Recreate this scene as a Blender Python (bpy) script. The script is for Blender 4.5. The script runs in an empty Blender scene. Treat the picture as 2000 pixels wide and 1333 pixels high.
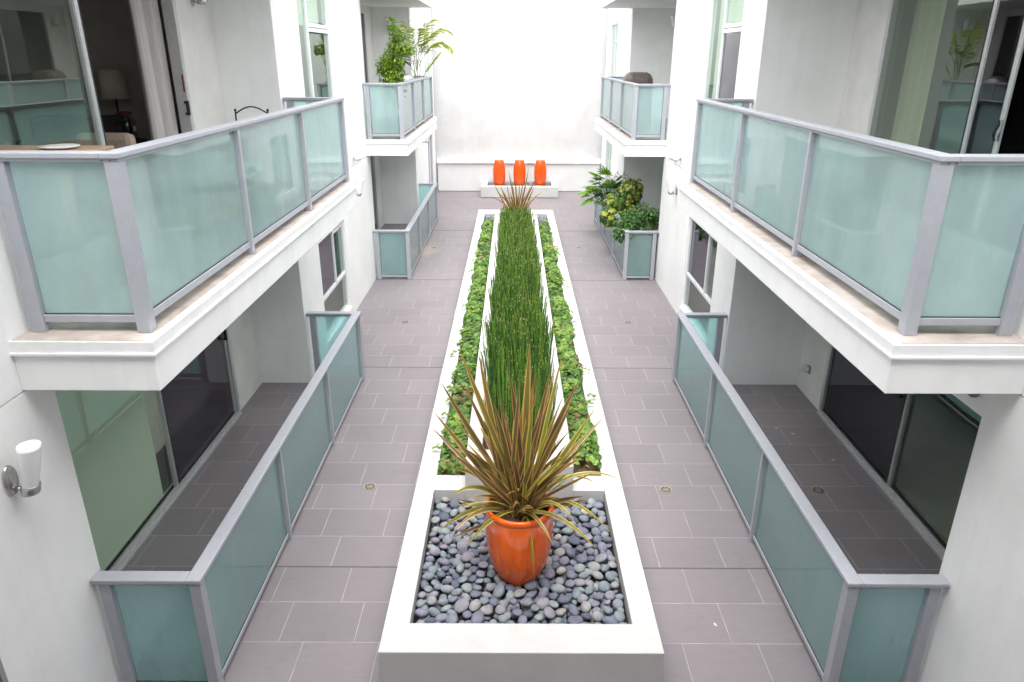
import bpy, math, random
from mathutils import Vector, Matrix
random.seed(7)
R = random.random
U = random.uniform
PI = math.pi
sc = bpy.context.scene
col = sc.collection

# ------------------------------------------------------------------ materials
def mat(name):
    m = bpy.data.materials.new(name); m.use_nodes = True
    nt = m.node_tree; nt.nodes.clear()
    out = nt.nodes.new('ShaderNodeOutputMaterial')
    return m, nt, out

def N(nt, kind, **kw):
    n = nt.nodes.new('ShaderNode' + kind)
    for k, v in kw.items():
        if k in ('operation', 'data_type', 'blend_type', 'attribute_name', 'noise_dimensions', 'interpolation', 'distribution', 'feature', 'wave_type', 'bands_direction', 'attribute_type'):
            setattr(n, k, v)
        else:
            n.inputs[k.replace('_', ' ')].default_value = v
    return n

def ramp(nt, stops, interp='LINEAR'):
    n = nt.nodes.new('ShaderNodeValToRGB'); cr = n.color_ramp; cr.interpolation = interp
    while len(cr.elements) < len(stops): cr.elements.new(0.5)
    for e, (p, c) in zip(cr.elements, stops):
        e.position = p; e.color = (c[0], c[1], c[2], 1)
    return n

def principled(nt, out, rough=0.6, metal=0.0, spec=0.5, color=None):
    p = nt.nodes.new('ShaderNodeBsdfPrincipled')
    p.inputs['Roughness'].default_value = rough
    p.inputs['Metallic'].default_value = metal
    p.inputs['Specular IOR Level'].default_value = spec
    if color: p.inputs['Base Color'].default_value = (*color, 1)
    nt.links.new(p.outputs[0], out.inputs[0])
    return p

def noisy(name, c1, c2, scale=3.0, rough=0.7, bump=0.0, bscale=120.0, metal=0.0, spec=0.4, detail=6, stretch=None, rvar=0.0):
    m, nt, out = mat(name); L = nt.links.new
    p = principled(nt, out, rough, metal, spec)
    geo = nt.nodes.new('ShaderNodeNewGeometry')
    src = geo.outputs['Position']
    if stretch:
        mp = nt.nodes.new('ShaderNodeMapping'); mp.inputs['Scale'].default_value = stretch
        L(src, mp.inputs['Vector']); src = mp.outputs[0]
    n = N(nt, 'TexNoise', Scale=scale, Detail=detail, Roughness=0.6); L(src, n.inputs['Vector'])
    r = ramp(nt, [(0.3, c1), (0.7, c2)]); L(n.outputs['Fac'], r.inputs[0]); L(r.outputs[0], p.inputs['Base Color'])
    if bump:
        b = N(nt, 'TexNoise', Scale=bscale, Detail=3.0); L(geo.outputs['Position'], b.inputs['Vector'])
        bn = N(nt, 'Bump', Strength=bump, Distance=0.004); L(b.outputs['Fac'], bn.inputs['Height']); L(bn.outputs[0], p.inputs['Normal'])
    if rvar:
        mr = N(nt, 'MapRange'); mr.inputs['To Min'].default_value = rough - rvar; mr.inputs['To Max'].default_value = rough + rvar
        L(n.outputs['Fac'], mr.inputs['Value']); L(mr.outputs[0], p.inputs['Roughness'])
    return m

def stucco(name, base, dirt, bump=0.35):
    """painted render: fine grain, broad soft mottling and faint run marks that start below edges"""
    m, nt, out = mat(name); L = nt.links.new
    p = principled(nt, out, 0.85, 0, 0.25)
    geo = nt.nodes.new('ShaderNodeNewGeometry')
    n1 = N(nt, 'TexNoise', Scale=1.3, Detail=8.0, Roughness=0.65); L(geo.outputs['Position'], n1.inputs['Vector'])
    mp = nt.nodes.new('ShaderNodeMapping'); mp.inputs['Scale'].default_value = (7, 7, 0.5); L(geo.outputs['Position'], mp.inputs['Vector'])
    n2 = N(nt, 'TexNoise', Scale=1.0, Detail=5.0, Roughness=0.6); L(mp.outputs[0], n2.inputs['Vector'])
    r1 = ramp(nt, [(0.35, dirt), (0.62, base)]); L(n1.outputs['Fac'], r1.inputs[0])
    r2 = ramp(nt, [(0.28, [0.96] * 3), (0.5, [1, 1, 1])]); L(n2.outputs['Fac'], r2.inputs[0])
    mx = nt.nodes.new('ShaderNodeMix'); mx.data_type = 'RGBA'; mx.blend_type = 'MULTIPLY'; mx.inputs[0].default_value = 1
    L(r1.outputs[0], mx.inputs[6]); L(r2.outputs[0], mx.inputs[7]); L(mx.outputs[2], p.inputs['Base Color'])
    b = N(nt, 'TexNoise', Scale=140.0, Detail=4.0); L(geo.outputs['Position'], b.inputs['Vector'])
    bn = N(nt, 'Bump', Strength=bump, Distance=0.003); L(b.outputs['Fac'], bn.inputs['Height']); L(bn.outputs[0], p.inputs['Normal'])
    return m

M = {}
M['wall'] = stucco('white_stucco', (0.85, 0.85, 0.845), (0.785, 0.785, 0.78))
M['farwall'] = stucco('dimmed_far_wall_stucco', (0.57, 0.57, 0.565), (0.51, 0.51, 0.505))  # darker copy of the wall stucco, offsetting too strong light at this end
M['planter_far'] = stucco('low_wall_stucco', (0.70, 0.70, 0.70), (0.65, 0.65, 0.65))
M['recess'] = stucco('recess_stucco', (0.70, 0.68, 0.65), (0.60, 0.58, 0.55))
M['planter'] = stucco('planter_render', (0.52, 0.52, 0.51), (0.465, 0.462, 0.452), 0.25)
M['slab_top'] = noisy('balcony_coating', (0.30, 0.255, 0.225), (0.47, 0.42, 0.385), 5.0, 0.8, 0.2, 60)
M['flashing'] = noisy('painted_flashing', (0.76, 0.76, 0.76), (0.84, 0.84, 0.84), 6.0, 0.5)
M['metal'] = noisy('railing_paint', (0.335, 0.345, 0.385), (0.375, 0.385, 0.42), 14.0, 0.42, 0.05, 300, 0.0, 0.5)
M['alu'] = noisy('door_aluminium', (0.50, 0.50, 0.50), (0.60, 0.60, 0.60), 20.0, 0.35, 0.0, metal=0.55)
M['alu_white'] = noisy('window_frame_paint', (0.66, 0.67, 0.70), (0.72, 0.73, 0.76), 20.0, 0.4)
M['alu_dark'] = noisy('dark_frame_paint', (0.16, 0.16, 0.19), (0.20, 0.20, 0.23), 20.0, 0.4)
M['gasket'] = noisy('black_rubber', (0.012, 0.012, 0.012), (0.02, 0.02, 0.02), 30.0, 0.6)
M['steel'] = noisy('brushed_steel', (0.45, 0.44, 0.44), (0.58, 0.57, 0.57), 60.0, 0.3, metal=1.0)
M['bronze'] = noisy('drain_bronze', (0.34, 0.29, 0.22), (0.52, 0.46, 0.36), 40.0, 0.45, metal=0.6)
M['hole'] = noisy('drain_shaft', (0.006, 0.006, 0.006), (0.012, 0.011, 0.01), 30.0, 0.9)
M['soil'] = noisy('dark_soil', (0.025, 0.018, 0.012), (0.07, 0.05, 0.035), 40.0, 0.95, 0.8, 60)
M['bark'] = noisy('wood_mulch', (0.06, 0.035, 0.02), (0.28, 0.17, 0.09), 45.0, 0.95, 0.9, 60)
M['iron'] = noisy('black_iron', (0.015, 0.013, 0.012), (0.03, 0.025, 0.02), 40.0, 0.45)
M['wood'] = noisy('tan_table_top', (0.30, 0.19, 0.12), (0.42, 0.28, 0.18), 9.0, 0.5, stretch=(1, 8, 1))
M['plate'] = noisy('white_china', (0.74, 0.73, 0.70), (0.8, 0.79, 0.77), 5.0, 0.15)
M['plastic'] = noisy('white_plastic', (0.70, 0.70, 0.70), (0.76, 0.76, 0.76), 10.0, 0.35)
M['grey_plastic'] = noisy('grey_plastic', (0.22, 0.22, 0.22), (0.30, 0.30, 0.30), 10.0, 0.4)
M['cover'] = noisy('grill_cover_vinyl', (0.075, 0.058, 0.052), (0.12, 0.095, 0.085), 12.0, 0.45, 0.3, 20)
M['lid_steel'] = noisy('grill_lid_metal', (0.30, 0.30, 0.32), (0.42, 0.42, 0.45), 12.0, 0.35, metal=0.7)
M['potdark'] = noisy('dark_teal_pot', (0.02, 0.05, 0.06), (0.04, 0.08, 0.09), 8.0, 0.35)
M['terra'] = noisy('brown_clay_pot', (0.20, 0.10, 0.06), (0.30, 0.17, 0.11), 8.0, 0.7)
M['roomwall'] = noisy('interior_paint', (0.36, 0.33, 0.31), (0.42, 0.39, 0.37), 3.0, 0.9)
M['sofa'] = noisy('dark_upholstery', (0.05, 0.045, 0.05), (0.08, 0.07, 0.075), 30.0, 0.95)
M['armchair'] = noisy('tan_upholstery', (0.36, 0.28, 0.22), (0.45, 0.36, 0.29), 30.0, 0.95)
M['lampshade'] = noisy('linen_shade', (0.5, 0.45, 0.38), (0.56, 0.5, 0.43), 30.0, 0.9)
M['curtain'] = noisy('grey_curtain', (0.42, 0.39, 0.38), (0.50, 0.47, 0.45), 60.0, 0.9, stretch=(1, 1, 0.05))
M['curtain_b'] = noisy('beige_curtain', (0.40, 0.36, 0.28), (0.48, 0.44, 0.35), 60.0, 0.9, stretch=(1, 1, 0.05))
M['blind'] = noisy('pale_roller_blind', (0.66, 0.71, 0.68), (0.72, 0.77, 0.74), 5.0, 0.9)
M['red'] = noisy('red_sticker', (0.16, 0.02, 0.02), (0.22, 0.03, 0.03), 5.0, 0.6)
M['petal'] = noisy('magenta_petal', (0.62, 0.015, 0.20), (0.78, 0.03, 0.30), 60.0, 0.6)
M['dryleaf'] = noisy('dry_leaf', (0.55, 0.48, 0.38), (0.75, 0.70, 0.62), 60.0, 0.8)
M['stem'] = noisy('brown_stem', (0.13, 0.085, 0.05), (0.22, 0.15, 0.10), 30.0, 0.85)
M['palmstem'] = noisy('green_cane', (0.16, 0.18, 0.06), (0.30, 0.30, 0.12), 25.0, 0.6)
M['ground'] = noisy('bare_ground', (0.16, 0.15, 0.14), (0.24, 0.23, 0.21), 2.0, 0.95)

def glazed(name, c1, c2, ribs=False):
    m, nt, out = mat(name); L = nt.links.new
    p = principled(nt, out, 0.14, 0, 0.6)
    p.inputs['Coat Weight'].default_value = 0.12; p.inputs['Coat Roughness'].default_value = 0.06
    geo = nt.nodes.new('ShaderNodeNewGeometry')
    mp = nt.nodes.new('ShaderNodeMapping'); mp.inputs['Scale'].default_value = (18, 18, 2.2); L(geo.outputs['Position'], mp.inputs['Vector'])
    n = N(nt, 'TexNoise', Scale=1.0, Detail=6.0, Roughness=0.65); L(mp.outputs[0], n.inputs['Vector'])
    r = ramp(nt, [(0.3, c1), (0.72, c2)]); L(n.outputs['Fac'], r.inputs[0]); L(r.outputs[0], p.inputs['Base Color'])
    b = N(nt, 'TexNoise', Scale=9.0, Detail=3.0); L(geo.outputs['Position'], b.inputs['Vector'])
    bn = N(nt, 'Bump', Strength=0.10, Distance=0.02); L(b.outputs['Fac'], bn.inputs['Height']); L(bn.outputs[0], p.inputs['Normal'])
    return m
M['glaze'] = glazed('orange_glaze', (0.64, 0.080, 0.001), (0.88, 0.145, 0.002))
M['glaze_far'] = glazed('bright_orange_glaze', (0.60, 0.062, 0.001), (0.76, 0.095, 0.002))

def tile_material():
    m, nt, out = mat('porcelain_tiles'); L = nt.links.new
    p = principled(nt, out, 0.42, 0, 0.45)
    geo = nt.nodes.new('ShaderNodeNewGeometry')
    sep = nt.nodes.new('ShaderNodeSeparateXYZ'); L(geo.outputs['Position'], sep.inputs[0])
    def mth(op, a, b=None):
        n = nt.nodes.new('ShaderNodeMath'); n.operation = op
        for i, v in enumerate((a, b)):
            if v is None: continue
            if isinstance(v, (int, float)): n.inputs[i].default_value = v
            else: L(v, n.inputs[i])
        return n.outputs[0]
    RH, TW = 0.5007, 0.6655
    v = mth('DIVIDE', mth('SUBTRACT', sep.outputs['Y'], 4.413 - 30 * RH), RH)
    row = mth('FLOOR', v); fv = mth('FRACT', v)
    sh = mth('MULTIPLY', mth('MODULO', row, 3.0), 0.2225)
    u = mth('DIVIDE', mth('ADD', mth('ADD', sep.outputs['X'], 1.83 + 20 * TW), sh), TW)
    cx = mth('FLOOR', u); fu = mth('FRACT', u)
    du = mth('MULTIPLY', mth('MINIMUM', fu, mth('SUBTRACT', 1.0, fu)), TW)
    dv = mth('MULTIPLY', mth('MINIMUM', fv, mth('SUBTRACT', 1.0, fv)), RH)
    d = mth('MINIMUM', du, dv)
    mr = N(nt, 'MapRange'); mr.inputs['From Min'].default_value = 0.0022; mr.inputs['From Max'].default_value = 0.0045
    L(d, mr.inputs['Value'])
    wn = N(nt, 'TexWhiteNoise', noise_dimensions='2D')
    cmb = nt.nodes.new('ShaderNodeCombineXYZ'); L(cx, cmb.inputs[0]); L(row, cmb.inputs[1]); L(cmb.outputs[0], wn.inputs['Vector'])
    mp = nt.nodes.new('ShaderNodeMapping'); mp.inputs['Scale'].default_value = (4, 55, 1); L(geo.outputs['Position'], mp.inputs['Vector'])
    off = nt.nodes.new('ShaderNodeVectorMath'); off.operation = 'ADD'; L(mp.outputs[0], off.inputs[0])
    sc_ = nt.nodes.new('ShaderNodeVectorMath'); sc_.operation = 'SCALE'; sc_.inputs['Scale'].default_value = 37.0
    L(wn.outputs['Color'], sc_.inputs[0]); L(sc_.outputs[0], off.inputs[1])
    n = N(nt, 'TexNoise', Scale=1.0, Detail=7.0, Roughness=0.7); L(off.outputs[0], n.inputs['Vector'])
    n2 = N(nt, 'TexNoise', Scale=0.8, Detail=6.0, Roughness=0.65); L(geo.outputs['Position'], n2.inputs['Vector'])
    f = mth('ADD', mth('MULTIPLY', n.outputs['Fac'], 0.40), mth('ADD', mth('MULTIPLY', wn.outputs['Value'], 0.16), mth('MULTIPLY', n2.outputs['Fac'], 0.44)))
    r = ramp(nt, [(0.28, (0.166, 0.147, 0.156)), (0.72, (0.222, 0.197, 0.208))]); L(f, r.inputs[0])
    ng = N(nt, 'TexNoise', Scale=5.0, Detail=4.0); L(geo.outputs['Position'], ng.inputs['Vector'])
    rg = ramp(nt, [(0.3, (0.27, 0.245, 0.23)), (0.6, (0.40, 0.37, 0.35))]); L(ng.outputs['Fac'], rg.inputs[0])
    mx = nt.nodes.new('ShaderNodeMix'); mx.data_type = 'RGBA'
    L(mr.outputs[0], mx.inputs[0]); L(rg.outputs[0], mx.inputs[6]); L(r.outputs[0], mx.inputs[7])
    # pale mineral stain where water runs to the drain beside the far patio railing, and grubby blotches elsewhere
    ps = nt.nodes.new('ShaderNodeMapping'); ps.inputs['Location'].default_value = (2.25, -18.55 * 0.45, 0); ps.inputs['Scale'].default_value = (1, 0.45, 1); L(geo.outputs['Position'], ps.inputs['Vector'])
    ln = nt.nodes.new('ShaderNodeVectorMath'); ln.operation = 'LENGTH'; L(ps.outputs[0], ln.inputs[0])
    wob = mth('ADD', ln.outputs['Value'], mth('MULTIPLY', mth('SUBTRACT', ng.outputs['Fac'], 0.5), 0.45))
    sm = N(nt, 'MapRange'); sm.inputs['From Min'].default_value = 0.30; sm.inputs['From Max'].default_value = 0.16; L(wob, sm.inputs['Value'])
    st = nt.nodes.new('ShaderNodeMix'); st.data_type = 'RGBA'; st.inputs[7].default_value = (0.36, 0.29, 0.22, 1)
    L(mth('MULTIPLY', sm.outputs[0], 0.55), st.inputs[0]); L(mx.outputs[2], st.inputs[6])
    nb = N(nt, 'TexNoise', Scale=1.9, Detail=8.0, Roughness=0.75); L(geo.outputs['Position'], nb.inputs['Vector'])
    rb = ramp(nt, [(0.30, (0.86, 0.85, 0.84)), (0.44, (1, 1, 1))]); L(nb.outputs['Fac'], rb.inputs[0])
    mb_ = nt.nodes.new('ShaderNodeMix'); mb_.data_type = 'RGBA'; mb_.blend_type = 'MULTIPLY'; mb_.inputs[0].default_value = 1; L(st.outputs[2], mb_.inputs[6]); L(rb.outputs[0], mb_.inputs[7]); L(mb_.outputs[2], p.inputs['Base Color'])
    rr = N(nt, 'MapRange'); rr.inputs['To Min'].default_value = 0.34; rr.inputs['To Max'].default_value = 0.6
    L(n2.outputs['Fac'], rr.inputs['Value']); L(rr.outputs[0], p.inputs['Roughness'])
    bn = N(nt, 'Bump', Strength=0.5, Distance=0.003); L(mr.outputs[0], bn.inputs['Height']); L(bn.outputs[0], p.inputs['Normal'])
    return m
M['tile'] = tile_material()

def glass_mix(name, ior, body):
    m, nt, out = mat(name); L = nt.links.new
    fr = N(nt, 'Fresnel', IOR=ior)
    gl = nt.nodes.new('ShaderNodeBsdfGlossy'); gl.inputs['Roughness'].default_value = 0.0
    geo = nt.nodes.new('ShaderNodeNewGeometry')
    w = N(nt, 'TexNoise', Scale=0.9, Detail=1.0); L(geo.outputs['Position'], w.inputs['Vector'])
    bn = N(nt, 'Bump', Strength=0.06, Distance=0.05); L(w.outputs['Fac'], bn.inputs['Height']); L(bn.outputs[0], gl.inputs['Normal'])
    iv = nt.nodes.new('ShaderNodeMath'); iv.operation = 'SUBTRACT'; iv.inputs[0].default_value = 1.0; L(geo.outputs['Backfacing'], iv.inputs[1])
    ml = nt.nodes.new('ShaderNodeMath'); ml.operation = 'MULTIPLY'; L(fr.outputs[0], ml.inputs[0]); L(iv.outputs[0], ml.inputs[1])   # reflect once, at the face the light meets first
    mx = nt.nodes.new('ShaderNodeMixShader'); L(ml.outputs[0], mx.inputs[0]); L(gl.outputs[0], mx.inputs[2]); L(mx.outputs[0], out.inputs[0])
    L(body(nt), mx.inputs[1])
    return m, gl

def clear_body(c):
    def f(nt):
        t = nt.nodes.new('ShaderNodeBsdfTransparent'); t.inputs[0].default_value = (*c, 1); return t.outputs[0]
    return f
def frosted_body(c, see, rough):
    def f(nt):
        L = nt.links.new
        d = nt.nodes.new('ShaderNodeBsdfDiffuse'); t = nt.nodes.new('ShaderNodeBsdfTranslucent')
        g2 = nt.nodes.new('ShaderNodeNewGeometry'); mp = nt.nodes.new('ShaderNodeMapping'); mp.inputs['Scale'].default_value = (2.5, 2.5, 0.9); L(g2.outputs['Position'], mp.inputs['Vector'])
        nz = N(nt, 'TexNoise', Scale=1.6, Detail=7.0, Roughness=0.7); L(mp.outputs[0], nz.inputs['Vector'])
        cr = ramp(nt, [(0.3, [v * 0.86 for v in c]), (0.7, c)]); L(nz.outputs['Fac'], cr.inputs[0]); L(cr.outputs[0], d.inputs[0]); L(cr.outputs[0], t.inputs[0])
        a = nt.nodes.new('ShaderNodeMixShader'); a.inputs[0].default_value = 0.5; L(d.outputs[0], a.inputs[1]); L(t.outputs[0], a.inputs[2])
        r = N(nt, 'BsdfRefraction', Roughness=rough, IOR=1.08); r.inputs[0].default_value = (c[0] * 1.1, c[1] * 1.1, c[2] * 1.1, 1)
        b = nt.nodes.new('ShaderNodeMixShader'); b.inputs[0].default_value = see; L(a.outputs[0], b.inputs[1]); L(r.outputs[0], b.inputs[2])
        return b.outputs[0]
    return f
M['pane'], g_ = glass_mix('window_glass', 2.5, clear_body((0.83, 0.89, 0.825))); g_.inputs[0].default_value = (0.90, 1.0, 0.92, 1)
M['pane_dark'], g_ = glass_mix('screened_glass', 1.75, clear_body((0.30, 0.27, 0.29))); g_.inputs[0].default_value = (0.95, 0.93, 1.0, 1)
M['screen'], g_ = glass_mix('insect_screen', 1.05, clear_body((0.22, 0.20, 0.20)))
M['frost'], g_ = glass_mix('frosted_glass', 1.55, frosted_body((0.75, 0.90, 0.895), 0.56, 0.24))
M['patio_glass'], g_ = glass_mix('patio_glass', 1.85, frosted_body((0.66, 0.86, 0.86), 0.68, 0.24))
M['clearjar'], g_ = glass_mix('jar_glass', 1.5, clear_body((0.85, 0.85, 0.85)))
m, nt, out = mat('opal_glass'); p_ = principled(nt, out, 0.25, 0, 0.5, (0.86, 0.85, 0.85)); p_.inputs['Subsurface Weight'].default_value = 0.3
p_.inputs['Subsurface Radius'].default_value = (0.03, 0.03, 0.03); M['opal'] = m

m, nt, out = mat('sheer_blind'); d_ = nt.nodes.new('ShaderNodeBsdfDiffuse'); d_.inputs[0].default_value = (0.86, 0.87, 0.84, 1); t_ = nt.nodes.new('ShaderNodeBsdfTranslucent'); t_.inputs[0].default_value = (0.84, 0.87, 0.82, 1)
mx_ = nt.nodes.new('ShaderNodeMixShader'); nt.links.new(d_.outputs[0], mx_.inputs[1]); nt.links.new(t_.outputs[0], mx_.inputs[2]); nt.links.new(mx_.outputs[0], out.inputs[0]); M['sheer'] = m
def leafmat(name, stops, rough=0.45, trans=0.25, attr='rnd'):
    m, nt, out = mat(name); L = nt.links.new
    at = N(nt, 'Attribute', attribute_name=attr)
    r = ramp(nt, stops); L(at.outputs['Fac'], r.inputs[0])
    p = nt.nodes.new('ShaderNodeBsdfPrincipled'); p.inputs['Roughness'].default_value = rough; p.inputs['Specular IOR Level'].default_value = 0.45
    L(r.outputs[0], p.inputs['Base Color'])
    t = nt.nodes.new('ShaderNodeBsdfTranslucent'); L(r.outputs[0], t.inputs[0])
    mx = nt.nodes.new('ShaderNodeMixShader'); mx.inputs[0].default_value = trans
    L(p.outputs[0], mx.inputs[1]); L(t.outputs[0], mx.inputs[2]); L(mx.outputs[0], out.inputs[0])
    return m
M['ivy'] = leafmat('ivy_leaf', [(0, (0.024, 0.070, 0.012)), (0.35, (0.055, 0.14, 0.018)), (0.7, (0.13, 0.25, 0.028)), (0.93, (0.27, 0.38, 0.06)), (0.97, (0.2, 0.26, 0.06)), (1.0, (0.22, 0.13, 0.05))])
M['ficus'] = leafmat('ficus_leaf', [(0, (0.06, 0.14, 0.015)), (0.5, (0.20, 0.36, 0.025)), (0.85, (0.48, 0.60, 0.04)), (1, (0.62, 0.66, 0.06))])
M['ficus_dark'] = leafmat('dark_glossy_leaf', [(0, (0.03, 0.085, 0.022)), (0.6, (0.08, 0.20, 0.04)), (1, (0.22, 0.38, 0.09))], 0.3)
M['variegated'] = leafmat('yellow_green_leaf', [(0, (0.035, 0.09, 0.018)), (0.42, (0.09, 0.20, 0.025)), (0.56, (0.42, 0.46, 0.05)), (1, (0.72, 0.68, 0.17))], 0.35)
M['fern'] = leafmat('lobed_leaf', [(0, (0.03, 0.085, 0.02)), (0.6, (0.08, 0.21, 0.03)), (1, (0.26, 0.50, 0.04))], 0.4)
M['palm'] = leafmat('palm_leaflet', [(0, (0.07, 0.14, 0.018)), (0.5, (0.30, 0.42, 0.04)), (0.9, (0.60, 0.62, 0.08)), (1, (0.45, 0.24, 0.07))], 0.45, 0.35)
M['horsetail'] = leafmat('horsetail_stem', [(0, (0.020, 0.060, 0.015)), (0.45, (0.055, 0.155, 0.020)), (0.72, (0.17, 0.31, 0.035)), (0.80, (0.24, 0.34, 0.055)), (0.86, (0.36, 0.25, 0.08)), (1, (0.55, 0.42, 0.22))], 0.5, 0.12)
def flax_mat():
    m, nt, out = mat('flax_blade'); L = nt.links.new
    uv = N(nt, 'Attribute', attribute_name='across'); at = N(nt, 'Attribute', attribute_name='rnd')
    edge = ramp(nt, [(0.0, (0, 0, 0)), (0.56, (0, 0, 0)), (0.74, (1, 1, 1))]); L(uv.outputs['Fac'], edge.inputs[0])
    body = ramp(nt, [(0, (0.060, 0.062, 0.014)), (0.35, (0.105, 0.098, 0.024)), (0.7, (0.19, 0.125, 0.050)), (1, (0.22, 0.23, 0.035))]); L(at.outputs['Fac'], body.inputs[0])
    rim = ramp(nt, [(0, (0.44, 0.17, 0.07)), (0.4, (0.54, 0.25, 0.13)), (0.7, (0.58, 0.40, 0.08)), (1, (0.62, 0.52, 0.09))]); L(at.outputs['Fac'], rim.inputs[0])
    mx = nt.nodes.new('ShaderNodeMix'); mx.data_type = 'RGBA'; L(edge.outputs[0], mx.inputs[0]); L(body.outputs[0], mx.inputs[6]); L(rim.outputs[0], mx.inputs[7])
    p = nt.nodes.new('ShaderNodeBsdfPrincipled'); p.inputs['Roughness'].default_value = 0.42; L(mx.outputs[2], p.inputs['Base Color'])
    t = nt.nodes.new('ShaderNodeBsdfTranslucent'); L(mx.outputs[2], t.inputs[0])
    ms = nt.nodes.new('ShaderNodeMixShader'); ms.inputs[0].default_value = 0.18; L(p.outputs[0], ms.inputs[1]); L(t.outputs[0], ms.inputs[2]); L(ms.outputs[0], out.inputs[0])
    return m
M['flax'] = flax_mat()
def pebble_mat(name, per_object):
    m, nt, out = mat(name); L = nt.links.new
    p = principled(nt, out, 0.66, 0, 0.3)
    if per_object:
        oi = nt.nodes.new('ShaderNodeObjectInfo'); src = oi.outputs['Random']
    else:
        src = N(nt, 'Attribute', attribute_name='rnd').outputs['Fac']
    r = ramp(nt, [(0, (0.058, 0.064, 0.085)), (0.2, (0.095, 0.102, 0.135)), (0.38, (0.135, 0.132, 0.170)), (0.55, (0.115, 0.142, 0.152)), (0.72, (0.165, 0.150, 0.175)), (0.86, (0.145, 0.175, 0.175)), (0.985, (0.19, 0.178, 0.176)), (1.0, (0.27, 0.245, 0.215))])
    L(src, r.inputs[0])
    geo = nt.nodes.new('ShaderNodeNewGeometry')
    n = N(nt, 'TexNoise', Scale=90.0, Detail=5.0, Roughness=0.7); L(geo.outputs['Position'], n.inputs['Vector'])
    n2 = N(nt, 'TexNoise', Scale=14.0, Detail=3.0); L(geo.outputs['Position'], n2.inputs['Vector'])
    rr = ramp(nt, [(0.3, (1.2, 1.2, 1.2)), (0.7, (1.72, 1.72, 1.72))]); L(n.outputs['Fac'], rr.inputs[0])
    r2 = ramp(nt, [(0.3, (0.82, 0.83, 0.86)), (0.7, (1.1, 1.1, 1.08))]); L(n2.outputs['Fac'], r2.inputs[0])
    a = nt.nodes.new('ShaderNodeMix'); a.data_type = 'RGBA'; a.blend_type = 'MULTIPLY'; a.inputs[0].default_value = 1; L(r.outputs[0], a.inputs[6]); L(rr.outputs[0], a.inputs[7])
    b = nt.nodes.new('ShaderNodeMix'); b.data_type = 'RGBA'; b.blend_type = 'MULTIPLY'; b.inputs[0].default_value = 1; L(a.outputs[2], b.inputs[6]); L(r2.outputs[0], b.inputs[7])
    L(b.outputs[2], p.inputs['Base Color'])
    bn = N(nt, 'Bump', Strength=0.15, Distance=0.002); L(n.outputs['Fac'], bn.inputs['Height']); L(bn.outputs[0], p.inputs['Normal'])
    return m
M['pebble'] = pebble_mat('river_stone', True)
M['pebble_mass'] = pebble_mat('river_stone_mass', False)

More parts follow.
